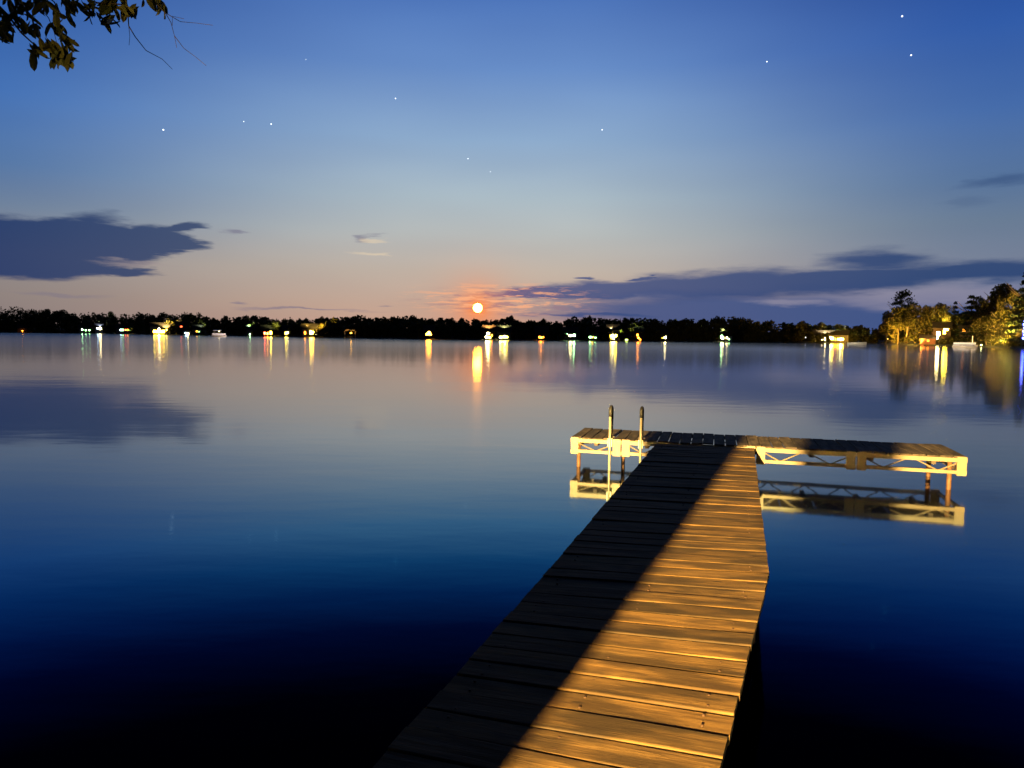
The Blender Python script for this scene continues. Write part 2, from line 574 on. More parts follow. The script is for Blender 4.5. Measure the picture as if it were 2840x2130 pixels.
def deck(name, L0, L1, R0, R1, pitch_, m, th=0.034):
    """boards laid across from the left edge L0-L1 to the right edge R0-R1"""
    mid = ((L1 - L0).length + (R1 - R0).length) / 2
    n = int(round(mid / pitch_))
    mb = MB()
    sc = MB()
    for i in range(n):
        s_ = (i + 0.5) / n
        a, b_ = L0.lerp(L1, s_), R0.lerp(R1, s_)
        ux = (b_ - a).normalized()
        uy = Vector((-ux.y, ux.x, 0))
        Lp = (b_ - a).length
        for q_ in (0.10, Lp / 2, Lp - 0.10):
            for sy in (-0.038, 0.038):
                c_ = a + ux * (q_ + rnd.uniform(-.006, .006)) + uy * (sy + rnd.uniform(-.005, .005)) - doff
                c_.z = DZ
                sc.tube([c_ + Vector((0, 0, -.006)), c_ + Vector((0, 0, .0012))], 0.0048, 8)
        wdt = mid / n - rnd.uniform(0.006, 0.012)
        plank(mb, a, b_, wdt, (L1 - L0).normalized(), (R1 - R0).normalized(), th)
    nb, nv = len(mb.f), len(mb.v)
    mb.v += sc.v
    mb.f += [[i + nv for i in f] for f in sc.f]
    mb.uv += sc.uv
    o = mb.build(name, m, dock)
    o.data.materials.append(rust_dark)
    o.data.polygons.foreach_set('material_index', [0] * nb + [1] * (len(mb.f) - nb))
    return o


# the near section runs on back to the bank
kb = 0.80
NL0 = JL + (NL - JL) * (1 + kb)
NR0 = JR + (NR - JR) * (1 + kb)
print('near', NL0, NR0)
deck('walkway_deck', NL0, JL, NR0, JR, 0.146, deck_m)
deck('walkway_deck', JL + (FL_ - JL) * 0.003, FL_ - (FL_ - JL) * 0.001, JR + (FR_ - JR) * 0.003, FR_ - (FR_ - JR) * 0.001, 0.146, deck_m)
# platform: boards run front to back
FLc, FRc = TFL + e1 * 0.004 + e2 * 0.004, TFL + e1 * (TL - 0.004) + e2 * 0.004
deck('platform_deck', FLc + e2 * (TD - 0.008), FRc + e2 * (TD - 0.008), FLc, FRc, 0.142, deck2_m, 0.017)


def truss(a, b, h=0.214, bay_=0.52, top=0.050, bot=0.040):
    """cream rail: top and bottom chord, zigzag webs, end plates"""
    a, b = Vector((a.x, a.y, 0)) - doff, Vector((b.x, b.y, 0)) - doff
    a.z = b.z = 0
    mb = MB()
    d = (b - a).normalized()
    zt, zb = DZ - 0.021 - top / 2, DZ + 0.004 - h + bot / 2
    mb.beam(a + Vector((0, 0, zt)), b + Vector((0, 0, zt)), 0.045, top)
    mb.beam(a + Vector((0, 0, zb)), b + Vector((0, 0, zb)), 0.045, bot)
    L = (b - a).length
    n = max(1, int(round(L / bay_)))
    wb = mb
    for i in range(n):
        x0, x1, xm = L * i / n, L * (i + 1) / n, L * (i + 0.5) / n
        zt2, zb2 = zt - top / 2 + 0.004, zb + bot / 2 - 0.004
        for q0, q1 in ((x0 + 0.06, xm - 0.02), (x1 - 0.06, xm + 0.02)):
            wb.tube([a + d * q0 + Vector((0, 0, zt2)), a + d * q1 + Vector((0, 0, zb2))], 0.0085, 6)
    o = mb.build('truss_rail', rail_m, dock)
    for q in (0.055, L - 0.055):
        pb = MB()
        c = a + d * q
        pb.beam(c - d * 0.05 + Vector((0, 0, (zt + zb) / 2)), c + d * 0.05 + Vector((0, 0, (zt + zb) / 2)), 0.050, zt - zb + 0.08)
        nrm = Vector((d.y, -d.x, 0))
        for sx in (-0.028, 0.028):
            for sz in (-0.045, 0.0, 0.045):
                cc = c + d * sx + Vector((0, 0, (zt + zb) / 2 + sz)) + nrm * 0.024
                pb.tube([cc, cc + nrm * 0.008], 0.007, 6)
        pb.build('end_plate', rail_m, o)
    return o


F0 = TFL + e2 * 0.0225
WL = (FL_ - TFL).dot(e1)
WR = (FR_ - TFL).dot(e1)
sections = [(0.0, WL * 0.5 + 0.02), (WL * 0.5 + 0.03, WL + 0.55), (WL + 0.56, WR + 0.05), (WR + 0.055, WR + 0.55 * (TL - WR)), (WR + 0.55 * (TL - WR) + 0.01, TL)]
for s0, s1 in [(0.0, WL * 0.5 + 0.1), (WL * 0.5 + 0.11, WR + 0.03), (WR + 0.04, WR + 0.5 * (TL - WR)), (WR + 0.5 * (TL - WR) + 0.01, TL)]:
    truss(TFL + e1 * s0 + e2 * 0.0225, TFL + e1 * s1 + e2 * 0.0225)
for s0, s1 in [(0.0, TL * 0.5), (TL * 0.5 + 0.01, TL)]:
    truss(TFL + e1 * s0 + e2 * (TD - 0.0225), TFL + e1 * s1 + e2 * (TD - 0.0225))
for s0 in (0.0, TL):
    sg = 1 if s0 == 0 else -1
    q = TFL + e1 * (s0 + sg * 0.0225)
    mb = MB()
    for z, hh in ((DZ - 0.021 - 0.025, 0.05), (DZ + 0.004 - 0.214 + 0.020, 0.040)):
        mb.beam(q + e2 * 0.046 - doff + Vector((0, 0, z - q.z)), q + e2 * (TD - 0.046) - doff + Vector((0, 0, z - q.z)), 0.043, hh)
    mb.build('end_rail', rail_m, dock)
# rails under both sides of the walkway
for A, B in ((NL0, JL), (JL, FL_), (NR0, JR), (JR, FR_)):
    inn = ((NR0 - NL0).normalized()) * (0.09 if (A - NL0).length < 1e-4 or (A - JL).length < 1e-4 else -0.09)
    a, b_ = A + inn - doff, B + inn - doff
    mb = MB()
    d = (b_ - a).normalized()
    for z, hh in ((DZ - 0.036 - 0.03, 0.058), (DZ - 0.22, 0.05)):
        mb.beam(Vector((a.x, a.y, z)) + d * 0.01, Vector((b_.x, b_.y, z)) - d * 0.06, 0.045, hh)
    L = (b_ - a).length
    wb = mb
    n = int(L / 0.5)
    for i in range(n):
        for q0, q1 in ((L * i / n + 0.05, L * (i + .5) / n), (L * (i + 1) / n - 0.05, L * (i + .5) / n)):
            wb.tube([Vector((a.x, a.y, DZ - 0.09)) + d * q0, Vector((a.x, a.y, DZ - 0.20)) + d * q1], 0.008, 6)
    mb.build('side_rail', rail_m, dock)
# cross joists
mb = MB()
for k in range(7):
    s_ = (k + 0.5) / 7
    q = TFL + e1 * (TL * s_)
    q.z = DZ - 0.08
    mb = MB()
    mb.beam(q + e2 * 0.05 - doff, q + e2 * (TD - 0.05) - doff, 0.05, 0.07)
    mb.build('cross_joist', joist_m, dock)
for (L0, L1, R0, R1) in ((NL0, JL, NR0, JR), (JL, FL_, JR, FR_)):
    for k in range(5):
        a, b_ = L0.lerp(L1, 0.04 + k * 0.23) - doff, R0.lerp(R1, 0.04 + k * 0.23) - doff
        a.z = b_.z = DZ - 0.14
        x = (b_ - a).normalized()
        mb = MB()
        mb.beam(a + x * 0.06, b_ - x * 0.06, 0.05, 0.05)
        mb.build('cross_joist', joist_m, dock)
pass


def post(q, top=DZ - 0.03, r=0.027):
    q = Vector((q.x, q.y, 0)) - doff
    mb = MB()
    mb.tube([q + Vector((0, 0, -1.2)), q + Vector((0, 0, 0.0)), q + Vector((0, 0, top))], r, 14)
    o = mb.build('post', rust_m, dock, True)
    return o


post(TFL + e1 * 0.10 + e2 * 0.075)
post(TFL + e1 * (TL - 0.16) + e2 * 0.075)
post(TFL + e1 * (TL - 0.16) + e2 * (TD - 0.08))
post(TFL + e1 * (WL * 0.52) + e2 * (TD - 0.08))
x_ = (JR - JL).normalized()
for q in (JL + x_ * 0.09, JR - x_ * 0.09, NL + x_ * 0.1, NR - x_ * 0.1):
    post(q, DZ - 0.06)

# ladder at the left half of the platform
ladder = empty('swim_ladder', (0, 0, 0))
tag(ladder, 'metal swim ladder with two tall hand loops at the platform left of the walkway', 'ladder')
lb0 = aty(1692, 1220, (TFL + e1 * 0.55).y)
s1_ = ((lb0 - TFL).dot(e1))
LAD = []
for dx in (0.0, 0.405):
    q = TFL + e1 * (s1_ + dx)
    LAD.append(q)
ladder.location = (LAD[0] + LAD[1]) / 2
ladder.location.z = 0
lo = ladder.location
for q in LAD:
    f = Vector((q.x, q.y, 0)) - lo - e2 * 0.035
    mb = MB()
    zt = DZ + 0.37
    arc = []
    for k in range(0, 9):
        an = math.pi * k / 8
        arc.append(f + e2 * (0.085 - 0.085 * math.cos(an)) + Vector((0, 0, zt + 0.055 * math.sin(an))))
    mb.tube([f + Vector((0, 0, -0.9)), f + Vector((0, 0, 0.2)), f + Vector((0, 0, zt - 0.065))], 0.0155, 12)
    o = mb.build('side_rail', steel_m, ladder, True)
    g = MB()
    g.tube([f + Vector((0, 0, zt - 0.07))] + arc + [f + e2 * 0.17 + Vector((0, 0, zt - 0.12))], 0.021, 12)
    g.build('grip', black_m, o, True)
    bk = MB()
    bk.tube([f + e2 * 0.17 + Vector((0, 0, zt - 0.12)), f + e2 * 0.17 + Vector((0, 0, DZ + 0.005))], 0.019, 12)
    bk.tube([f + e2 * 0.17 + Vector((0, 0, DZ + 0.004)), f + e2 * 0.17 + Vector((0, 0, DZ + 0.014))], 0.045, 16)
    bk.build('rear_leg', steel_m, o, True)
    bb = MB()
    bb.beam(f + e2 * 0.008 + Vector((0, 0, DZ - 0.05)), f + e2 * 0.034 + Vector((0, 0, DZ - 0.05)), 0.06, 0.11)
    bb.build('bracket', steel_m, o)
for z in (-0.05, -0.33, -0.6):
    mb = MB()
    a, b_ = Vector((LAD[0].x, LAD[0].y, z)) - lo - e2 * 0.035, Vector((LAD[1].x, LAD[1].y, z)) - lo - e2 * 0.035
    mb.beam(a, b_, 0.09, 0.025)
    mb.build('step', steel_m, ladder)

# ------------------------------------------------------------------ vegetation
rs = np.random.RandomState(11)


def leafmat(name, dark, light, transl=0.25):
    m = bpy.data.materials.new(name)
    m.use_nodes = True
    t = NT(m.node_tree)
    p = t.n['Principled BSDF']
    tcn = t.node('ShaderNodeTexCoord')
    nz = t.noise(tcn.outputs['Object'], 0.9, 3, 0.6)
    g = t.node('ShaderNodeNewGeometry')
    f = t.m('ADD', t.m('MULTIPLY', nz, 0.6), t.m('MULTIPLY', g.outputs['Random Per Island'], 0.4))
    c = t.ramp(f, [(0.25, dark), (0.75, light)])
    t.put(p.inputs['Base Color'], c)
    p.inputs['Roughness'].default_value = 0.6
    p.inputs['Specular IOR Level'].default_value = 0.15
    tr = t.node('ShaderNodeBsdfTranslucent')
    t.put(tr.inputs[0], c)
    mx = t.node('ShaderNodeMixShader')
    mx.inputs[0].default_value = transl
    t.l.new(p.outputs[0], mx.inputs[1])
    t.l.new(tr.outputs[0], mx.inputs[2])
    t.l.new(mx.outputs[0], t.n['Material Output'].inputs[0])
    return m


leaf_m = leafmat('broadleaf_foliage', (0.02, 0.03, 0.008), (0.15, 0.13, 0.035))
needle_m = leafmat('conifer_foliage', (0.012, 0.025, 0.012), (0.04, 0.06, 0.025), 0.1)
bark_m = mat('bark', (0.13, 0.10, 0.075), 0.9, 0, 0.4, 6, 0.01, 'Object', (1, 1, 0.3))
birch_m = mat('birch_bark', (0.5, 0.47, 0.42), 0.8, 0, 0.35, 7, 0.004, 'Object', (0.5, 0.5, 3))


def rand_quads(C, size, rs=rs):
    n = len(C)
    a = rs.normal(size=(n, 3))
    a /= np.linalg.norm(a, axis=1)[:, None]
    b = rs.normal(size=(n, 3))
    b -= a * (a * b).sum(1)[:, None]
    b /= np.linalg.norm(b, axis=1)[:, None]
    s = (size * rs.uniform(0.6, 1.4, n))[:, None]
    k = rs.uniform(0.5, 1.0, n)[:, None]
    V = np.stack([C - a * s, C - b * s * k * .6 + a * s * .1, C + a * s, C + b * s * k * .6 - a * s * .1], 1)
    return V.reshape(-1, 3)


def broad_pts(h, wd, n, rs=rs, low=0.18):
    """leaf positions of a round-headed tree h tall, wd wide"""
    nl = rs.randint(7, 12)
    pts = []
    for i in range(nl):
        zc = rs.uniform(low + 0.12, 0.86)
        spread = math.sqrt(max(0.05, 1 - ((zc - 0.5) / 0.55) ** 2))
        ang = rs.uniform(0, 6.28)
        rr = rs.uniform(0.15, 0.62) * spread
        c = np.array([math.cos(ang) * rr * wd / 2, math.sin(ang) * rr * wd / 2, zc * h])
        rad = rs.uniform(0.28, 0.48) * wd / 2
        m = n // nl
        d = rs.normal(size=(m, 3))
        d /= np.linalg.norm(d, axis=1)[:, None]
        q = c + d * (rad * rs.uniform(0.55, 1.08, m) ** 0.6)[:, None] * np.array([1, 1, min(1.25, 0.30 * h / wd + 0.6)])
        pts.append(q)
    P = np.concatenate(pts)
    P[:, 2] = np.clip(P[:, 2], h * 0.08, h * 1.0)
    return P


def conif_pts(h, wd, n, rs=rs, low=0.1):
    z = 1 - rs.uniform(0, 1, n) ** 0.62
    tiers = max(6, int(h / 1.1))
    zt = np.floor(z * tiers) / tiers + rs.uniform(0, 0.4, n) / tiers
    r = ((1 - zt) ** 0.85 + 0.04) * wd / 2 * rs.uniform(0.1, 1.05, n) ** 0.8 * (0.92 + 0.14 * np.sin(zt * 37))
    a = rs.uniform(0, 6.28, n)
    zz = low * h + zt * h * (1 - low) - r * 0.25
    return np.stack([np.cos(a) * r, np.sin(a) * r, np.clip(zz, 0.3, h)], 1)


def trunk_mesh(h, r):
    mb = MB()
    k = rs.uniform(-0.3, 0.3, 4)
    pts = [(0, 0, -0.5), (k[0] * 0.3, k[1] * 0.3, h * 0.25), (k[0], k[1], h * 0.55), (k[2], k[3], h * 0.88)]
    mb.tube(pts, [r * 1.25, r, r * 0.7, r * 0.15], 8)
    for i in range(5):
        a = rs.uniform(0, 6.28)
        z0 = h * rs.uniform(0.3, 0.7)
        L = h * rs.uniform(0.15, 0.28)
        mb.tube([(k[0] * .6, k[1] * .6, z0), (math.cos(a) * L * .6, math.sin(a) * L * .6, z0 + L * .5), (math.cos(a) * L, math.sin(a) * L, z0 + L * .9)], [r * .45, r * .3, r * .08], 6)
    return mb


# far shore geometry, range by picture column
DX = [-1500, 0, 277, 440, 700, 971, 1188, 1400, 1700, 2003, 2290, 2440, 2800]
DD = [640, 540, 490, 410, 345, 285, 254, 242, 267, 310, 335, 360, 480]


def Dfar(px): return float(np.interp(px, DX, DD))


SKX = [-1500, 0, 70, 130, 150, 170, 199, 263, 289, 311, 347, 363, 411, 436, 465, 494, 530, 555, 578, 610, 684, 706, 760, 820, 889, 924, 998, 1050, 1145, 1210, 1306, 1250, 1282, 1314, 1346, 1385, 1405, 1417, 1432, 1443, 1480, 1507, 1540, 1590, 1605, 1632, 1658, 1700, 1750, 1809, 1860, 1950, 1970, 1987, 2005, 2050, 2074, 2104, 2169, 2199, 2223, 2250, 2278, 2303, 2323, 2358, 2383, 2417, 2500, 2900]
SKY_ = [850, 853, 858, 859, 866, 858, 867, 867, 872, 866, 871, 866, 864, 869, 864, 872, 864, 867, 877, 875, 875, 872, 878, 883, 879, 877, 875, 878, 875, 880, 885, 883, 880, 885, 890, 884, 880, 875, 885, 891, 889, 884, 890, 877, 886, 875, 879, 884, 880, 880, 883, 880, 883, 877, 876, 876, 882, 886, 891, 896, 889, 895, 892, 902, 899, 907, 901, 909, 915, 915]
_o = sorted(range(len(SKX)), key=lambda i: SKX[i])
SKX = [SKX[i] for i in _o]
SKY_ = [SKY_[i] for i in _o]


def skytop(px): return float(np.interp(px, SKX, SKY_))


def gz(s):
    """ground height s metres behind the shoreline"""
    return float(np.interp(s, [-6, 0, 1.2, 8, 40, 120, 300, 900], [-1.0, -0.15, 0.3, 0.55, 2.0, 3.5, 5.0, 6.0]))


ground_m = mat('dark_shore_soil', (0.06, 0.065, 0.035), 0.95, 0, 0.4, 0.4, 0.0)


def shore(name, pxs, D, taper=None):
    ss = [-6, 0, 1.2, 4, 8, 20, 40, 80, 120, 300, 900]
    V, Fc = [], []
    for i, px in enumerate(pxs):
        d = ray(px, hor(px))
        d = Vector((d.x, d.y, 0)).normalized()
        for s in ss:
            z = gz(s)
            if taper: z = z * taper(px) if z > 0 else z
            wob = math.sin(px * 0.05) * 0.8 + math.sin(px * 0.021 + 1) * 1.0
            q = d * (D(px) + s + wob * (1 if s < 40 else 0))
            V.append((q.x, q.y, z))
    n = len(ss)
    for i in range(len(pxs) - 1):
        for k in range(n - 1):
            Fc.append((i * n + k, (i + 1) * n + k, (i + 1) * n + k + 1, i * n + k + 1))
    mb = MB()
    mb.add(V, Fc)
    return tag(mb.build(name, ground_m, None, True), kind='structure')


shore('far_shore', list(range(-1500, 2801, 20)), Dfar)
RX = [2405, 2440, 2480, 2560, 2660, 2750, 2840, 3200, 3900, 5200]
RD = [math.hypot(*at(px_, y_, 0).xy) for px_, y_ in ((2405, 952), (2440, 953.5), (2480, 955.5), (2560, 958), (2660, 960), (2750, 963), (2840, 967))] + [150, 95, 60]


def Dr(px): return float(np.interp(px, RX, RD))


shore('right_shore', list(range(2405, 3000, 10)) + list(range(3000, 5201, 50)), Dr, lambda px: min(1, max(0.1, (px - 2400) / 160)))


def shore_pt(px, s, D):
    d = ray(px, hor(px))
    d = Vector((d.x, d.y, 0)).normalized()
    q = d * (D(px) + s)
    wob = math.sin(px * 0.05) * 0.8 + math.sin(px * 0.021 + 1) * 1.0
    return Vector((q.x, q.y, gz(s - (wob if s < 40 else 0)) - 0.05)), D(px) + s


# forest mass
LV, NV, TV = [], [], MB()
frs = np.random.RandomState(5)
for row, (s0, s1, kmin, kmax, n) in enumerate([(3, 9, 0.35, 0.62, 200), (9, 20, 0.55, 0.8, 200), (20, 38, 0.8, 0.97, 210), (38, 60, 0.86, 1.04, 260)]):
    for i in range(n):
        px = -250 + (2440 + 250) * (i + frs.uniform(0, 1)) / n
        s = frs.uniform(s0, s1)
        q, r = shore_pt(px, s, Dfar)
        top = atr(px, skytop(px) + 0.5 - 3.0 * (0.3 + max(0, (400 - px) / 250)), r).z
        h = (top - q.z) * frs.uniform(kmin, kmax)
        h = max(2.5, h)
        con = frs.rand() < 0.35
        if con:
            wd = h * frs.uniform(0.35, 0.5)
            P = conif_pts(h, wd, 210, frs, 0.05)
            NV.append(rand_quads(P, 0.5, frs) + np.array(q))
        else:
            wd = h * frs.uniform(0.6, 0.95)
            P = broad_pts(h, wd, 270, frs, 0.0)
            LV.append(rand_quads(P, 0.75, frs) + np.array(q))
fo = quads_obj('far_forest', np.concatenate(LV + NV), leaf_m)
tag(fo, 'dark unbroken forest along the far side of the lake', 'forest', kind='stuff')

# individual trees
protos = {}
for i in range(4):
    h, wd = 10.0, [7.5, 8.5, 6.5, 9.0][i]
    P = broad_pts(h, wd, 3600)
    protos['b%d' % i] = (rand_quads(P, 0.27), leaf_m, h, wd)
for i in range(3):
    h, wd = 10.0, [4.2, 5.0, 3.4][i]
    P = conif_pts(h, wd, 2600)
    protos['c%d' % i] = (rand_quads(P, 0.24), needle_m, h, wd)
# pine with bare trunk and tufted head
P = np.concatenate([np.array([x, y, z]) + rs.normal(size=(110, 3)) * np.array([0.42, 0.42, 0.22]) for x, y, z in
                    [(0, 0, 9.5), (0.5, 0.1, 9.0), (-0.5, 0.2, 9.1), (0.1, -0.4, 8.7), (0.9, 0, 8.2), (-0.9, 0.1, 8.0), (1.4, 0.2, 7.3), (-1.6, 0, 7.2), (0.5, 0.3, 7.5), (-0.3, 0, 6.8), (1.0, 0, 6.2)]])
protos['p0'] = (rand_quads(P, 0.2), needle_m, 10.0, 3.2)
_pm = {}


def tree(name, key, loc, h, wd, label, cat='tree', group=None, rz=None):
    V, m, h0, w0 = protos[key]
    root = empty(name, loc, rz if rz is not None else rnd.uniform(0, 6.28))
    root.scale = (wd / w0, wd / w0, h / h0)
    tag(root, label, cat, group)
    if key not in _pm:
        c = quads_obj('crown', V, m, root)
        tr = trunk_mesh(h0, 0.22).build('trunk', bark_m, root, True)
        _pm[key] = (c, tr)
    else:
        for src in _pm[key]:
            c = src.copy()
            COL.objects.link(c)
            c.parent = root
    return root


def ptree(name, key, px, top_y, wpx, s, D, label, group=None, cat='tree'):
    q, r = shore_pt(px, s, D)
    top = atr(px, top_y, r).z
    return tree(name, key, q, top - q.z, wpx * r / F, label, cat, group), q, r


SKG = 'trees standing above the far skyline'
for px, ty, wpx, key, lab in [
    (128, 857, 36, 'b1', 'low domed dark tree on the far skyline, left one of two domes'),
    (170, 857, 44, 'b3', 'broad domed dark tree on the far skyline above the green-white lights'),
    (311, 864, 28, 'b0', 'dark round tree above the row of small coloured windows on the far shore'),
    (684, 870, 9, 'c2', 'thin dark spire tree on the far skyline above the first small yellow light'),
    (805, 876, 16, 'c1', 'small dark pointed tree above the single round yellow light'),
    (889, 877, 24, 'b2', 'dark bushy tree on the skyline right above the brightest yellow-orange light'),
    (998, 874, 13, 'c0', 'dark pointed tree on the skyline just right of the lamp-lit boat canopy'),
    (1145, 874, 26, 'b0', 'dark rounded tree on the skyline left of the small orange cottage light'),
    (1250, 881, 26, 'b1', 'dark round tree on the skyline directly left of the moon'),
    (1346, 886, 24, 'b2', 'dark tree under the skyline right of the moon, left of the tallest round tree'),
    (1417, 874, 26, 'b2', 'tallest round-headed dark tree on the skyline right of the moon'),
    (1470, 888, 20, 'b0', 'low flat-headed dark tree between the tall round tree and the orange light'),
    (1507, 883, 18, 'b1', 'dark tree rising above the lone dim orange light'),
    (1590, 876, 20, 'c1', 'dark pointed tree, first of the two standing high above three white lights'),
    (1632, 874, 17, 'b2', 'dark column-like tree, second of the two high above the white lights'),
    (1658, 878, 15, 'c0', 'small pointed dark tree next to the column-like tree on the skyline'),
    (1987, 876, 20, 'b0', 'small dark tree at the left end of the flat-topped wood'),
    (2223, 888, 34, 'b3', 'dark rounded tree left of the cottage row with seven lights'),
    (2383, 901, 24, 'b1', 'small dark round tree behind the moored pale motorboat')]:
    ptree('pine_tree' if key[0] == 'c' else 'broadleaf_tree', key, px, ty, wpx, 30 if wpx > 14 else 22, Dfar, lab, SKG)


def pl(loc, power, col, r=0.25, name='lamp_light'):
    """garden uplight: throws its light up and inland, on to the trees"""
    d = bpy.data.lights.new(name, 'SPOT')
    d.energy = power * 4.0
    d.color = col
    d.shadow_soft_size = r
    d.spot_size = R(125)
    d.spot_blend = 0.5
    o = bpy.data.objects.new(name, d)
    COL.objects.link(o)
    out = Vector((loc[0], loc[1], 0)).normalized()
    o.location = Vector(loc)
    o.rotation_euler = (out * 0.75 + Vector((0, 0, 0.62))).to_track_quat('-Z', 'Y').to_euler()
    return o


# trees lit by cottage lamps on the far shore
for px, ty, wpx, s, key, lab in [
    (418, 880, 36, 9, 'b0', 'tree lit amber by the brightest cottage lamps, on their left side'),
    (475, 884, 60, 12, 'b3', 'wide tree lit olive by lamps, just right of the brightest cottage'),
    (382, 880, 26, 10, 'b2', 'faintly lit green tree between the coloured window row and the brightest cottage'),
    (570, 892, 22, 8, 'b1', 'small greenish lit tree left of the white moored pontoon boat'),
    (690, 895, 18, 6, 'b0', 'narrow green-lit tree leaning over the first small yellow light'),
    (770, 900, 34, 8, 'b2', 'olive lit tree between three small lights and the round yellow light'),
    (845, 902, 26, 6, 'b1', 'amber lit bush left of the big yellow-orange lamp cottage'),
    (890, 900, 24, 6, 'b0', 'amber lit tree right of the big yellow-orange lamp cottage'),
    (1354, 904, 17, 5, 'c0', 'flame-shaped orange lit tree over the two lights right of the moon'),
    (1398, 912, 34, 9, 'b1', 'dim olive tree above the row of four yellow lights'),
    (1695, 907, 30, 8, 'b0', 'brownish lit tree above the clustered five lights'),
    (1722, 902, 26, 8, 'b2', 'green lit tree at the right of the clustered five lights'),
    (2003, 915, 14, 4, 'c1', 'small dimly lit pointed tree above the twin white lights'),
    (2278, 892, 36, 14, 'b3', 'grey-green lit tree above the left half of the seven-light cottage row'),
    (2292, 920, 14, 4, 'c0', 'short orange lit tree behind the middle of the seven-light cottage row'),
    (2325, 899, 44, 14, 'b1', 'green lit tree above the right half of the seven-light cottage row')]:
    ptree('broadleaf_tree' if key[0] == 'b' else 'pine_tree', key, px, ty, wpx, s + 1.5, Dfar, lab)

for px, py, s, pw, c in [(425, 915, 3, 1500, (1, .62, .15)), (462, 916, 4, 1400, (1, .66, .2)), (560, 918, 3, 130, (.8, 1, .6)), (690, 918, 2, 260, (.6, 1, .5)),
                         (765, 920, 3, 350, (.9, .9, .3)), (852, 918, 2, 900, (1, .62, .1)), (884, 918, 2, 1100, (1, .6, .1)), (1354, 924, 2, 900, (1, .45, .1)),
                         (1398, 932, 3, 260, (.9, .9, .3)), (1695, 925, 3, 500, (1, .7, .3)), (1720, 928, 3, 600, (.75, 1, .3)), (2003, 930, 2, 120, (.8, 1, .8)),
                         (2288, 932, 4, 900, (1, .75, .35)), (2322, 930, 5, 900, (.85, .95, .4)), (226, 912, 3, 260, (.4, 1, .8)), (277, 908, 3, 260, (.6, .75, 1))]:
    q, r = shore_pt(px, s + 0.5, Dfar)
    pl((q.x, q.y, q.z + 4.4), pw * 3.0, c)

# ------------------------------------------------------------------ cottages
WALLS = {k: mat('wall_' + k, c, 0.8, 0, 0.12, 2.5) for k, c in
         dict(grey=(0.16, 0.15, 0.14), cream=(0.35, 0.3, 0.22), brown=(0.05, 0.035, 0.025), white=(0.55, 0.54, 0.5), red=(0.12, 0.05, 0.035)).items()}
roof_m = mat('dark_shingles', (0.05, 0.045, 0.045), 0.85, 0, 0.3, 5)
trim_m = mat('white_trim', (0.5, 0.48, 0.44), 0.6, 0, 0.08, 8)
WARM, YEL, WHT, ORG, RED, GRN, COOL = (1, .46, .03), (1, .70, .05), (1, .80, .34), (1, .28, .015), (1, .10, .03), (.42, 1, .36), (.50, .80, 1)
BLUE = (.06, .10, 1)
_hw = {}


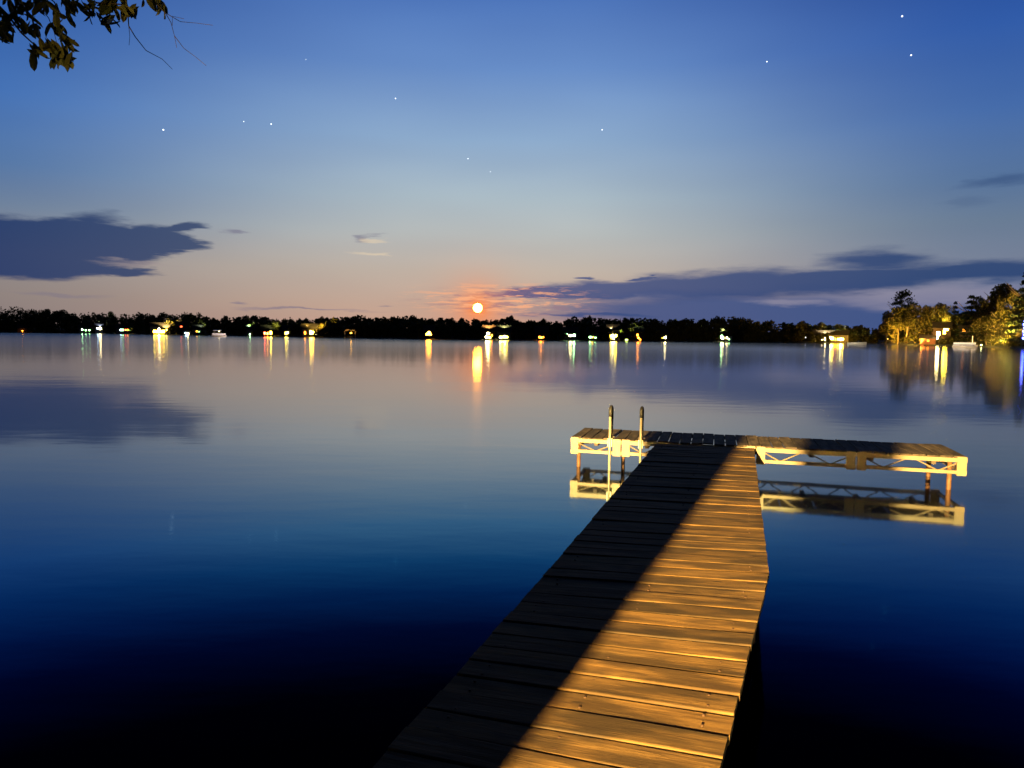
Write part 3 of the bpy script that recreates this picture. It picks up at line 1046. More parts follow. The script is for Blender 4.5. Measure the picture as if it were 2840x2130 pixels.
def cottage(name, label, lights, wall='grey', h=2.9, margin=1.2, s=3.0, D=Dfar, depth=5.5, roof='gable', cat='cottage'):
    """lights: (px, py, w m, h m, colour, strength)"""
    lights = [(l[0], l[1], l[2] * .8, l[3] * .78, l[4], l[5]) for l in lights]
    xs = [l[0] for l in lights]
    pc = (min(xs) + max(xs)) / 2
    q, r = shore_pt(pc, s, D)
    W_ = (max(xs) - min(xs)) * r / F + 2 * margin
    ang = math.atan2(q.x, q.y)
    root = empty(name, q, -ang)
    tag(root, label, cat)
    zb = min(atr(l[0], l[1], r).z - l[3] / 2 for l in lights) - q.z
    h = max(h, max(atr(l[0], l[1], r).z + l[3] / 2 for l in lights) - q.z + 0.35)
    mb = MB()
    y0 = 0.0
    mb.box((0, depth / 2, h / 2 - 0.2), (W_, depth, h + 0.4))
    if roof == 'gable':
        rh = min(2.2, depth * 0.34)
        # gable ends on the sides, ridge parallel with the shore
        mb.add([(-W_ / 2, 0.01, h), (-W_ / 2, depth - .01, h), (-W_ / 2, depth / 2, h + rh - 0.05), (-W_ / 2 + 0.15, 0.01, h), (-W_ / 2 + 0.15, depth - .01, h), (-W_ / 2 + 0.15, depth / 2, h + rh - 0.05)], [(0, 1, 2), (3, 5, 4), (0, 2, 5, 3), (1, 4, 5, 2)])
        mb.add([(W_ / 2, 0.01, h), (W_ / 2, depth - .01, h), (W_ / 2, depth / 2, h + rh - 0.05), (W_ / 2 - 0.15, 0.01, h), (W_ / 2 - 0.15, depth - .01, h), (W_ / 2 - 0.15, depth / 2, h + rh - 0.05)], [(0, 2, 1), (3, 4, 5), (0, 3, 5, 2), (1, 2, 5, 4)])
    mb.build('wall', WALLS[wall], root)
    rb = MB()
    ov = 0.4
    if roof == 'gable':
        rh = min(2.2, depth * 0.34)
        sl = rh / (depth / 2)
        for sg in (0, 1):
            ya, yb = (-ov, depth / 2) if sg == 0 else (depth + ov, depth / 2)
            za, zb2 = h - ov * sl + 0.02, h + rh + 0.02
            X = W_ / 2 + ov
            rb.add([(-X, ya, za), (X, ya, za), (X, yb, zb2), (-X, yb, zb2), (-X, ya, za + .14), (X, ya, za + .14), (X, yb, zb2 + .14), (-X, yb, zb2 + .14)],
                   [(0, 3, 2, 1), (4, 5, 6, 7), (0, 1, 5, 4), (1, 2, 6, 5), (3, 0, 4, 7)])
    else:
        rb.box((0, depth / 2, h + 0.1), (W_ + .8, depth + .8, 0.2))
    ro = rb.build('roof', roof_m, root)
    cb = MB()
    cb.box((W_ * 0.28, depth * 0.62, h + 1.3), (0.6, 0.6, 1.9))
    cb.build('chimney', WALLS['brown'], ro)
    for (px, py, ww, hh, c, st) in lights:
        d = ray(px, hor(px))
        a = math.atan2(d.x, d.y)
        lx = math.tan(a - ang) * r
        z = atr(px, py, r).z - q.z
        z = max(z, hh / 2 + 0.15)
        if hh <= 0.45:   # a bare lamp on the front
            lb_ = MB()
            lb_.box((lx, -0.06, z), (0.14, 0.10, 0.3))
            lo_ = lb_.build('porch_lamp', trim_m, root)
            gb = MB()
            n = 10
            rad = ww / 2
            for i in range(5):
                pass
            gb.tube([(lx, -0.2 - rad, z - rad), (lx, -0.2 - rad, z - rad * .6), (lx, -0.2 - rad, z), (lx, -0.2 - rad, z + rad * .6), (lx, -0.2 - rad, z + rad)], [rad * .3, rad * .85, rad, rad * .85, rad * .3], 12)
            gb.build('bulb', emc(c, st * 6), lo_, True)
        else:
            fb = MB()
            t_ = 0.09
            fb.box((lx, -0.03, z + hh / 2 + t_ / 2), (ww + 2 * t_, 0.10, t_))
            fb.box((lx, -0.03, z - hh / 2 - t_ / 2), (ww + 2 * t_ + .1, 0.14, t_))
            for sx in (-1, 1):
                fb.box((lx + sx * (ww / 2 + t_ / 2), -0.03, z), (t_, 0.10, hh - 0.004))
            if ww > 0.8: fb.box((lx, -0.03, z), (0.05, 0.08, hh - 0.004))
            fo_ = fb.build('window', trim_m, root)
            pb = MB()
            pb.box((lx, -0.012, z), (ww - 0.004, 0.03, hh - 0.006))
            pb.build('pane', emc(c, st * (6.0 if st < 20 else 2.6)), fo_)
    return root


K = 1.0
cottage('cottage', 'tiny dark cottage with one orange lamp near the left end of the far shore', [(62, 917, .5, .4, ORG, 9)], 'brown', margin=2.4)
cottage('cottage', 'cottage with three green-white lamps, leftmost of the brightly lit far ones', [(228, 914, .8, .9, GRN, 10), (238, 916, .7, .6, GRN, 7), (248, 916, .8, .7, GRN, 5)], 'grey')
cottage('cottage', 'cottage with a large cool blue-white window on the far shore', [(271, 911, .8, 1.2, COOL, 6), (278, 911, 1.3, 1.6, WHT, 14)], 'white')
cottage('lake_house', 'long low lake house with a row of small green, red and yellow windows',
        [(335, 915, .8, 1.1, COOL, 4), (341, 915, .7, 1.1, GRN, 4), (348, 915, .7, .9, RED, 4), (354, 915, .8, .9, ORG, 4), (360, 915, .7, .9, GRN, 4), (366, 914, .8, 1.1, YEL, 4.5), (373, 915, .5, 1.0, GRN, 3)], 'grey', cat='house')
cottage('lake_house', 'brightest house on the far shore, a wall of white-hot orange windows under amber trees',
        [(428, 919, 1.1, 1.8, YEL, 22), (435, 920, 1.1, 1.6, WARM, 32), (441, 919, 1.2, 1.7, WHT, 36), (448, 920, 1.1, 1.6, WARM, 32), (441, 912, .9, .9, WHT, 20), (454, 919, 1.0, 1.8, YEL, 20), (462, 915, .7, 1.1, YEL, 7)], 'cream', h=4.2, cat='house')
cottage('cottage', 'dim cottage with a small red lamp right of the brightest house', [(503, 906, 1.2, .9, RED, 1.2), (497, 921, .8, .9, ORG, .6)], 'brown', s=8)
cottage('boathouse', 'small boathouse with a cool pink-white lamp at the waterline', [(515, 924, .8, .8, COOL, 4), (521, 925, .9, 1.0, WHT, 11)], 'white', h=2.3, s=1.5, depth=4, cat='boathouse')
cottage('cottage', 'dim cottage with two weak peach windows between the boathouse and the white pontoon boat', [(546, 919, .9, .8, WARM, 1.4), (552, 920, .6, .7, GRN, .8), (581, 921, 1.0, .5, COOL, .8)], 'grey', s=5)
cottage('cottage', 'cottage with one yellow-white lamp beside a smaller green one, right of the pontoon boat', [(693, 927, .6, .8, GRN, 5), (703, 924, 1.3, .9, WHT, 13)], 'grey')
cottage('cottage', 'cottage with three lamps in a row, red, orange and pale yellow', [(734, 924, .7, 1.2, RED, 10), (742, 925, .7, 1.2, ORG, 14), (751, 923, .9, 1.6, YEL, 13)], 'brown')
cottage('cottage', 'dark cottage with one round yellow-white window, left of the big yellow-orange one', [(794, 924, 1.2, 1.3, YEL, 20), (800, 924, 1.1, 1.4, WHT, 26)], 'grey')
cottage('lake_house', 'house with a big blazing yellow-orange window between two amber lit bushes',
        [(862, 922, 1.1, 1.9, YEL, 34), (868, 923, 1.2, 1.7, WARM, 36), (873, 924, 1.0, 1.3, WHT, 28), (846, 923, .8, 1.5, ORG, 3)], 'cream', h=3.5, cat='house')
cottage('cottage', 'cottage with a single orange glow over low docks, left of the moon', [(1185, 927, 1.1, 1.0, ORG, 13), (1190, 924, 1.2, 1.5, WARM, 24), (1194, 928, .9, .8, ORG, 10)], 'brown')
cottage('cottage', 'cottage under the flame-shaped orange tree, two white lamps in its front', [(1349, 935, .9, .8, WHT, 14), (1358, 936, .9, .8, YEL, 12), (1354, 925, 1.1, .9, WHT, 16), (1364, 930, .6, .8, ORG, 4)], 'brown')
cottage('cottage', 'cottage with four even yellow-white lamps in a straight row, right of the moon', [(1388, 935, .8, .7, WHT, 12), (1394, 935, .8, .7, YEL, 12), (1400, 934, .8, .8, WHT, 14), (1406, 935, .8, .7, YEL, 12)], 'grey')
cottage('cottage', 'lone dim cottage with one orange lamp between the four-lamp and the three-lamp cottages', [(1496, 935, .7, .8, ORG, 3), (1501, 936, .7, .8, ORG, 9), (1507, 935, .5, .7, ORG, 2)], 'brown', margin=1.6)
cottage('cottage', 'cottage with three spaced white-green lamps, one of them set higher', [(1572, 927, .6, .6, GRN, 9), (1582, 931, 1.1, .8, WHT, 10), (1592, 930, .9, .9, GRN, 14)], 'grey')
cottage('cottage', 'low cottage with faint olive windows right of the white-green lamps', [(1637, 935, 1.0, .7, GRN, 5), (1643, 935, .7, .6, YEL, 4), (1651, 936, .8, .6, GRN, 3)], 'grey')
cottage('lake_house', 'two-storey house with a cluster of five white-yellow lamps under lit trees',
        [(1692, 932, .8, .8, YEL, 14), (1698, 930, 1.0, 1.0, WHT, 26), (1702, 938, .7, .7, WHT, 16), (1708, 931, .9, .9, YEL, 16), (1694, 938, .6, .7, YEL, 10)], 'cream', h=4.2, cat='house')
cottage('boathouse', 'tiny boathouse with a yellow-green glow right of the five-lamp house', [(1738, 943, 1.2, .6, (.8, 1, .2), 1.4)], 'brown', h=1.9, s=0.5, depth=3, cat='boathouse')
cottage('cottage', 'narrow cottage with small orange lamps one above the other', [(1768, 929, .6, .7, ORG, 8), (1771, 937, .6, .7, ORG, 9), (1776, 942, .5, .6, ORG, 4)], 'brown', h=3.6)
cottage('cottage', 'cottage with one round white-amber lamp by itself before the dark hill', [(1838, 936, .8, .9, YEL, 7), (1844, 936, 1.0, 1.1, WHT, 14)], 'grey')
cottage('cottage', 'cottage with a tall white lamp group under the dark hill', [(2001, 934, .9, 1.6, GRN, 8), (2005, 938, .8, 1.1, WHT, 9)], 'grey')
cottage('boathouse', 'pale curved-front boathouse right of the tall white lamp group', [(2016, 937, .8, .9, WHT, 4), (2022, 941, .7, .6, GRN, 2)], 'white', h=2.2, s=1.5, depth=3.5, roof='flat', cat='boathouse')
cottage('lake_house', 'wide lake house with seven bright white-yellow windows in a row',
        [(2269, 940, 1.0, 1.2, YEL, 14), (2279, 940, 1.0, 1.3, WHT, 18), (2291, 941, 1.2, 1.4, WHT, 18), (2302, 938, 1.2, 1.6, WHT, 18), (2309, 939, 1.1, 1.4, YEL, 16), (2317, 941, .7, 1.2, ORG, 7), (2324, 941, .8, 1.2, YEL, 6), (2332, 941, 1.1, 1.2, WHT, 14), (2337, 941, .9, 1.2, YEL, 12)],
        'cream', h=3.4, cat='house')

# ------------------------------------------------------------------ boats and lifts
hull_m = mat('white_hull', (0.62, 0.60, 0.55), 0.35, 0, 0.06, 4)
dark_m = mat('dark_cover', (0.06, 0.06, 0.07), 0.7, 0, 0.2, 5)
glass_m = mat('tinted_glass', (0.02, 0.03, 0.03), 0.1, 0, 0.1, 3)


def face_cam(q): return -math.atan2(q.x, q.y)


def motorboat(px, py, L, label, heading=0.0):
    q = at(px, py, 0.0)
    root = empty('motorboat', (q.x, q.y, 0), face_cam(q) + heading)
    tag(root, label, 'boat')
    n = 9
    V, Fc = [], []
    for i in range(n):
        s_ = i / (n - 1)
        x = (s_ - 0.5) * L
        wd = 0.95 * (1 - max(0, (s_ - 0.45) / 0.55) ** 2.2) + 0.02
        sh = 0.75 + 0.28 * s_ ** 2
        for (yy, zz) in ((-wd, sh), (-wd * .97, sh - .12), (-wd * .8, 0.12), (0, -0.25 + 0.3 * max(0, s_ - .7)), (wd * .8, .12), (wd * .97, sh - .12), (wd, sh), (wd * .82, sh - .02), (wd * .7, .35), (-wd * .7, .35), (-wd * .82, sh - .02)):
            V.append((x, yy, zz))
    k = 11
    for i in range(n - 1):
        for j in range(k):
            Fc.append((i * k + j, (i + 1) * k + j, (i + 1) * k + (j + 1) % k, i * k + (j + 1) % k))
    Fc.append(tuple(range(k))[::-1])
    Fc.append(tuple((n - 1) * k + j for j in range(k)))
    mb = MB()
    mb.add(V, Fc)
    mb.build('hull', hull_m, root)
    g = MB()
    g.add([(0.1 * L, -.7, .85), (0.1 * L, .7, .85), (0.02 * L, .6, 1.35), (0.02 * L, -.6, 1.35), (0.11 * L, -.7, .85), (0.11 * L, .7, .85), (0.03 * L, .6, 1.35), (0.03 * L, -.6, 1.35)],
          [(0, 1, 2, 3), (4, 7, 6, 5), (0, 3, 7, 4), (1, 5, 6, 2), (2, 6, 7, 3)])
    g.build('windscreen', glass_m, root)
    o = MB()
    o.box((-L / 2 - .18, 0, .75), (.32, .35, .55))
    o.box((-L / 2 - .14, 0, .15), (.14, .12, .8))
    o.build('outboard_motor', dark_m, root)
    c = MB()
    for xx in (-.22, -.08):
        c.box((xx * L, 0, .62), (.45, 1.1, .5))
    c.build('seat', hull_m, root)
    return root


def pontoon(px, py, L, label, heading=0.0, lamp=None, canopy=True):
    q = at(px, py, 0.0)
    root = empty('pontoon_boat', (q.x, q.y, 0), face_cam(q) + heading)
    tag(root, label, 'pontoon boat')
    for sy in (-.85, .85):
        tb = MB()
        tb.tube([(-L / 2, sy, .12), (L / 2 - .6, sy, .12), (L / 2 - .15, sy, .2), (L / 2, sy, .3)], [.3, .3, .2, .04], 14)
        tb.build('pontoon_float', steel_m, root, True)
    d = MB()
    d.box((0, 0, .5), (L * .96, 2.3, .12))
    d.build('deck', hull_m, root)
    f = MB()
    for sy in (-1.12, 1.12):
        f.box((-L * .02, sy, 1.0), (L * .86, .04, .5))
        f.tube([(-L * .45, sy, 1.3), (L * .41, sy, 1.3)], .025, 6)
        for i in range(6):
            x = -L * .45 + i * L * .172
            f.tube([(x, sy, .56), (x, sy, 1.3)], .02, 6)
    for sx in (-L * .45, L * .41):
        f.box((sx, 0, 1.0), (.04, 2.2, .5))
    f.build('railing', hull_m, root)
    s_ = MB()
    s_.box((-L * .3, .6, .85), (1.2, .6, .5))
    s_.box((L * .2, .7, .85), (1.5, .6, .5))
    s_.box((L * .02, -.2, .95), (.5, .5, .8))
    s_.build('seat', dark_m, root)
    if canopy:
        p_ = MB()
        for sx in (-L * .35, L * .1):
            for sy in (-1.05, 1.05):
                p_.tube([(sx, sy, .56), (sx * .9, sy, 2.35)], .025, 6)
        p_.build('canopy_pole', steel_m, root)
        cp = MB()
        N = 6
        vs = []
        for i in range(N + 1):
            yy = -1.15 + 2.3 * i / N
            zz = 2.35 + .18 * math.cos((i / N - .5) * math.pi)
            vs += [(-L * .38, yy, zz), (L * .14, yy, zz), (-L * .38, yy, zz + .05), (L * .14, yy, zz + .05)]
        fs = []
        for i in range(N):
            a = i * 4
            fs += [(a, a + 4, a + 5, a + 1), (a + 2, a + 3, a + 7, a + 6), (a, a + 2, a + 6, a + 4), (a + 1, a + 5, a + 7, a + 3)]
        fs += [(0, 1, 3, 2), (N * 4, N * 4 + 2, N * 4 + 3, N * 4 + 1)]
        cp.add(vs, fs)
        cp.build('canopy', hull_m, root)
    if lamp:
        lm = MB()
        lm.tube([(0, 0, 1.9), (0, 0, 2.05), (0, 0, 2.2)], [.1, .22, .1], 10)
        lm.build('lamp', emc(*lamp), root, True)
    return root


motorboat(2376, 957, 5.6, 'pale moored motorboat alone on the water right of the seven-window house', 0.12)
pontoon(608, 934, 5.6, 'small white pontoon boat lit pale pink at the far shore', 0.0, (WHT, 10))
pontoon(2676, 963.5, 5.6, 'cream pontoon boat moored off the right shore below the dark fir', 0.1, None, False)
# shore points by the boats, which added fill spots brighten further down
q, r = shore_pt(608, -3, Dfar)
q2, r2 = shore_pt(2700, -8, Dr)


def boat_lift(px, py, label, lamp, wd=3.2):
    q = at(px, py, 0.0)
    root = empty('boat_lift', (q.x, q.y, 0), face_cam(q))
    tag(root, label, 'boat lift')
    p_ = MB()
    for sx in (-wd / 2, wd / 2):
        for sy in (0, 4.5):
            p_.tube([(sx, sy, -.8), (sx, sy, 2.3)], .06, 8)
    p_.build('post', steel_m, root)
    c = MB()
    N = 8
    vs = []
    for i in range(N + 1):
        an = math.pi * i / N
        xx, zz = -math.cos(an) * (wd / 2 + .2), 2.2 + .75 * math.sin(an)
        vs += [(xx, -.3, zz), (xx, 4.8, zz), (xx * 1.02, -.3, zz + .06), (xx * 1.02, 4.8, zz + .06)]
    fs = []
    for i in range(N):
        a = i * 4
        fs += [(a, a + 4, a + 5, a + 1), (a + 2, a + 3, a + 7, a + 6), (a, a + 2, a + 6, a + 4), (a + 1, a + 5, a + 7, a + 3)]
    c.add(vs, fs)
    c.build('canopy', mat('tan_canvas', (.4, .28, .14), .8), root)
    bt = MB()
    bt.box((0, 2.2, .7), (1.8, 4.2, .5))
    bt.build('cradle', dark_m, root)
    lm = MB()
    lm.tube([(.3, -.35, 1.75), (.3, -.35, 2.0), (.3, -.35, 2.2)], [.1, .34, .1], 10)
    lm.build('lamp', emc(*lamp), root, True)
    return root, q


_, q = boat_lift(971, 941, 'boat lift with an orange lit rounded canopy by itself on the far shore', (WARM, 16))
pl((q.x + .3, q.y - 1.5, 1.9), 160, (1, .6, .2))


def small_dock(px, py, L, label, skew=0.0):
    q = at(px, py, 0.0)
    root = empty('small_dock', (q.x, q.y, 0), face_cam(q) + skew)
    tag(root, label, 'dock')
    d = MB()
    n = int(L / .2)
    for i in range(n):
        d.box((-L / 2 + (i + .5) * L / n, 0, .45), (L / n * .9, 1.2, .05))
    d.build('deck', deck2_m, root)
    for sx in (-L / 2 + .2, 0, L / 2 - .2):
        for sy in (-.5, .5):
            p_ = MB()
            p_.tube([(sx, sy, -.8), (sx, sy, .424)], .05, 8)
            p_.build('post', rust_m, root)
    return root


small_dock(1172, 939, 5.2, 'low far dock running left from the orange glow cottage', .25)
small_dock(1208, 937, 3.0, 'short far dock running right from the orange glow cottage', -.1)
small_dock(1122, 932, 5.5, 'pale far dock in the dark shore left of the orange glow cottage', -.15)
small_dock(1420, 938, 3.6, 'short dock right of the four even lamps', .1)
small_dock(1607, 939, 3.2, 'short dock right of the three spaced white-green lamps', -.15)

# ------------------------------------------------------------------ right shore
RL = [(2458, 862, 44, 3, 'b2', 'small dark tree standing first on the tip of the right shore'),
      (2500, 803, 40, 26, 'p0', 'tall dark pine whose tufted head stands above the amber lit trees'),
      (2514, 841, 104, 9, 'b3', 'big broad tree lit amber, leftmost lit one on the right shore'),
      (2490, 866, 54, 5, 'b1', 'golden lit tree at the left side of the big broad amber one'),
      (2566, 850, 50, 6, 'b0', 'golden lit upright tree between the big amber tree and the lit windows'),
      (2559, 846, 30, 20, 'b2', 'dark tree peeping up behind the golden upright tree'),
      (2590, 840, 44, 18, 'b2', 'dark round tree above and left of the bright windows on the right shore'),
      (2616, 843, 52, 14, 'b1', 'olive dimly lit tree standing directly above the bright windows'),
      (2645, 830, 38, 20, 'c0', 'dim brownish fir between the olive tree and the big dark fir'),
      (2688, 811, 74, 16, 'c1', 'big dark fir behind the pontoon boat'),
      (2722, 822, 56, 22, 'b2', 'dark tree close behind the big dark fir, on its right'),
      (2762, 788, 96, 26, 'b0', 'large dark domed tree above the lit trees at the far right'),
      (2773, 822, 34, 10, 'b1', 'small olive lit tree head in front of the large dark domed tree'),
      (2735, 868, 62, 7, 'b3', 'yellow lit tree low on the right shore behind the pontoon boat'),
      (2768, 852, 66, 9, 'b2', 'olive lit tree to the right of the low yellow lit one'),
      (2806, 862, 58, 9, 'b0', 'speckled brown lit tree near the right edge'),
      (2838, 742, 84, 14, 'c1', 'tallest dark fir cut by the right edge of the view'),
      (2815, 800, 56, 22, 'b3', 'dark tree left of the tallest fir at the right edge'),
      (2905, 720, 90, 14, 'b1', 'huge dark tree just beyond the right edge fir'),
      (2800, 930, 56, 1.5, 'b1', 'low dark rounded shrub at the waterline left of the blue light'),
      (2755, 925, 60, 2.5, 'b3', 'low nearly black shrub at the waterline under the yellow lit trees'),
      (2835, 905, 30, 8, 'b2', 'dim tree right behind the blue light')]
for px, ty, wpx, s, key, lab in RL:
    ptree('shrub' if 'shrub' in lab else ('pine_tree' if key[0] in 'cp' else 'broadleaf_tree'), key, px, ty, wpx, s, Dr, lab, None, 'shrub' if 'shrub' in lab else 'tree')
# woods carrying on past the edge of the view
EV = []
for i in range(70):
    px = (2445 + i * 15 if i < 26 else 2840 + (5200 - 2840) * (i - 26) / 44) + frs.uniform(-8, 8)
    s = frs.uniform(16, 30) if px < 2900 else frs.uniform(4, 30)
    q, r = shore_pt(px, s, Dr)
    h = min(5 + (px - 2440) * .06, 9.5) + frs.uniform(0, 1.5) if px < 2860 else 13 + frs.uniform(0, 5)
    P = broad_pts(h, h * .8, 1500, frs, 0.0)
    EV.append(rand_quads(P, 0.5, frs) + np.array(q))
    if i % 2 == 0 and px > 2440:
        P = broad_pts(2.5, 5, 300, frs, 0.0)
        q, r = shore_pt(px + 12, 4, Dr)
        EV.append(rand_quads(P, 0.3, frs) + np.array(q))
tag(quads_obj('right_shore_woods', np.concatenate(EV), leaf_m), 'dark woods behind the single trees of the right shore', 'woods', kind='stuff')

cottage('lake_house', 'house on the right shore with two blazing windows and a slanting lit side window',
        [(2601, 925, 1.1, 1.6, WHT, 36), (2600, 938, .7, 1.2, WHT, 26), (2622, 914, 1.7, .7, YEL, 18), (2618, 921, .8, 1.5, YEL, 12)], 'brown', h=4.5, s=6, D=Dr, cat='house', margin=1.0)
cottage('shed', 'low shed lit rusty orange at the waterline left of the blazing windows', [(2574, 945, .7, .7, ORG, 1.2)], 'red', h=2.2, s=1.5, D=Dr, depth=3, cat='shed', margin=2.2)
cottage('shed', 'little dark shed with one dull orange window between the house and the dark fir', [(2672, 916, 1.0, 1.0, ORG, .45)], 'brown', h=2.6, s=9, D=Dr, depth=3, cat='shed')


def dock_light(px, py, D, s, col, st, label, cat='lamp', n=1, rad=.12, name='dock_lamp', power=0, dz=0.0):
    q, r = shore_pt(px, s, D)
    z = atr(px, py, r).z
    root = empty(name, (q.x, q.y, 0))
    tag(root, label, cat)
    p_ = MB()
    p_.tube([(0, 0, -.6), (0, 0, z - rad)], .04, 8)
    p_.build('pole', black_m, root)
    for k in range(n):
        lm = MB()
        zz = z + k * rad * 3.2
        xx = (0.12 if k % 2 else -.05) if n > 1 else 0
        lm.tube([(xx, 0, zz - rad), (xx, 0, zz), (xx, 0, zz + rad)], [rad * .3, rad, rad * .3], 10)
        lm.build('bulb', emc(col, st), root, True)
    if n > 1:
        p2 = MB()
        p2.tube([(0, .15, z - rad), (0, .15, z + n * rad * 3.2)], .03, 6)
        p2.build('mast', black_m, root)
    if power: pl((q.x, q.y - .5, max(z, .5)), power, col)


dock_light(2722, 957, Dr, -2.0, (.9, 1, .45), 16, 'small greenish dock lamp right of the pontoon boat', rad=.2)
dock_light(2838, 938, Dr, -1.0, BLUE, 26, 'string of vivid blue lights on a mast at the right edge of the water', 'string lights', n=6, rad=.26, name='string_lights', power=60)
dock_light(2462, 940, Dr, 3.0, (1, .7, .2), 3.5, 'faint lamp on the dark tip of the right shore', rad=.2)
dock_light(2453, 958, Dr, -6.0, (.8, 1, .9), 4, 'tiny pale marker lamp on the water off the tip of the right shore', rad=.12, name='marker_lamp')
dock_light(2234, 936, Dfar, 1.0, (.9, .9, 1), 4, 'tiny lone white lamp in the dark shore left of the seven-window house', rad=.2)
# mooring post by the pontoon boat
q = at(2696, 962.5, 0)
mb = MB()
mb.tube([(0, 0, -.6), (0, 0, 1.3), (0.03, 0, 3.2)], [.10, .09, .07], 10)
o = mb.build('mooring_post', hull_m)
o.location = q
tag(o, 'tall pale mooring post standing beside the pontoon boat', 'mooring post')
small_dock(2706, 962.5, 2.6, 'short pale dock right behind the mooring post on the right shore', .2)

for px, py, s, pw, c, D in [(2478, 950, -8, 6000, (1, .52, .06), Dr), (2516, 950, -8, 6000, (1, .54, .07), Dr), (2546, 950, -6, 3000, (1, .50, .06), Dr), (2572, 944, -6, 1300, (1, .46, .07), Dr),
                            (2616, 890, 9, 900, (1, .72, .12), Dr), (2740, 945, -12, 7500, (1, .58, .12), Dr), (2775, 945, -12, 5000, (1, .60, .08), Dr), (2808, 925, -6, 1400, (1, .52, .12), Dr),
                            (2772, 865, -4, 900, (1, .62, .08), Dr),]:
    q, r = shore_pt(px, s, D)
    z = atr(px, py, r).z
    pl((q.x, q.y, max(z, .6)), pw * 1.6, c, 0.3)

# added fill spots that brighten the boats; no lamps stand there
for (px, py), off, zz, pw, c in [((2676, 963.5), (-16, -9), 3.0, 26000, (1, .80, .58)), ((2376, 957), (-14, -12), 3.0, 9000, (1, .85, .62)), ((608, 934), (9, -9), 3.0, 9000, (1, .78, .72))]:
    q = at(px, py, 0)
    d = bpy.data.lights.new('boat_fill_spot', 'SPOT')
    d.energy, d.color, d.shadow_soft_size, d.spot_size, d.spot_blend = pw, c, 0.15, R(28), 0.5
    o = bpy.data.objects.new('boat_fill_spot', d)
    COL.objects.link(o)
    o.location = (q.x + off[0], q.y + off[1], zz)
    o.rotation_euler = (Vector((q.x, q.y, .8)) - o.location).to_track_quat('-Z', 'Y').to_euler()

# ------------------------------------------------------------------ moon and stars
dm = 6000.0
d = ray(*MOON).normalized()
bpy.ops.mesh.primitive_uv_sphere_add(segments=48, ring_count=24, radius=dm * 12.3 / F, location=Vector((0, 0, CAMZ)) + d * dm)
o = bpy.context.object
o.name = 'moon'
o.data.materials.append(emis('moonlight', (1.0, 0.36, 0.026), 85.0))
for f in o.data.polygons: f.use_smooth = True
tag(o, 'glowing white-orange full moon low over the far trees', 'moon')
stm = emis('starlight', (0.85, 0.92, 1.0), 2.6)
smb = MB()
for px, py, sz, lab in [(2502, 45, 2.6, 'brightest star, near the top right corner of the sky'), (2527, 153, 2.4, 'bright star below the brightest one at the upper right'), (2127, 171, 2.0, 'star left of the two bright upper right ones'),
                        (1670, 360, 2.0, 'star high right of the moon, alone in pale blue sky'), (1097, 273, 2.0, 'star high in the middle sky, left of the moon'), (752, 344, 2.0, 'right one of the two close stars at the upper left'),
                        (676, 337, 1.4, 'fainter left one of the two close stars at the upper left'), (453, 360, 2.5, 'bright star lowest at the upper left over the dark bank'), (1298, 440, 1.6, 'small star straight above the moon'),
                        (1360, 476, 1.2, 'faintest star just right above the moon'), (848, 165, 1.0, 'very faint star high at the left of the middle')]:
    d = ray(px, py).normalized()
    bpy.ops.mesh.primitive_ico_sphere_add(subdivisions=1, radius=5500 * sz * 0.8 / F, location=Vector((0, 0, CAMZ)) + d * 5500)
    o = bpy.context.object
    o.name = 'star'
    o.data.materials.append(stm)
    tag(o, lab, 'star')

# ------------------------------------------------------------------ bank behind the camera
mb = MB()
xs = [-60 + i * 4 for i in range(31)]
ys = [1.15, 0.75, 0.3, -1, -4, -10, -25, -60]
zs = [-0.6, 0.05, 0.30, 0.36, 0.45, 0.7, 2.0, 4.0]
V = [(x, y + 0.15 * math.sin(x * .7), z + (0.05 * math.sin(x * 1.3 + y) if z > 0.3 else 0)) for x in xs for y, z in zip(ys, zs)]
n = len(ys)
mb.add(V, [(i * n + k, i * n + k + 1, (i + 1) * n + k + 1, (i + 1) * n + k) for i in range(len(xs) - 1) for k in range(n - 1)])
tag(mb.build('near_shore', ground_m, None, True), kind='structure')

# yard lamp behind the viewer, the one that lights the dock
LAMP = Vector((-5.2, -9.9, 3.9))
yl = empty('yard_lamp', (LAMP.x, LAMP.y, 0.6))
tag(yl, 'flood lamp on a wooden pole in the yard behind the dock', 'lamp')
mb = MB()
mb.tube([(0, -.15, -.4), (0, -.15, 3.6)], [.09, .07], 10)
mb.build('pole', joist_m, yl)
mb = MB()
mb.beam((0, -.15, 3.42), (0, -.04, 3.42), .05, .05)
mb.build('bracket', black_m, yl)
sp = bpy.data.lights.new('flood_light', 'SPOT')
sp.energy = 185000
sp.color = (1.0, 0.63, 0.18)
sp.shadow_soft_size = 0.06
sp.spot_size = R(46)
sp.spot_blend = 0.8
so = bpy.data.objects.new('flood_light', sp)
COL.objects.link(so)
so.location = LAMP + Vector((0, .06, 0))
tgt = Vector((1.6, 4.0, 0.2))
so.rotation_euler = (tgt - so.location).to_track_quat('-Z', 'Y').to_euler()


# ------------------------------------------------------------------ trees at the bank
def line_pt(p, y):
    """point at depth y on the line from the lamp through ground point p"""
    k = (y - LAMP.y) / (p.y - LAMP.y)
    return Vector((LAMP.x + (p.x - LAMP.x) * k, y, 0))


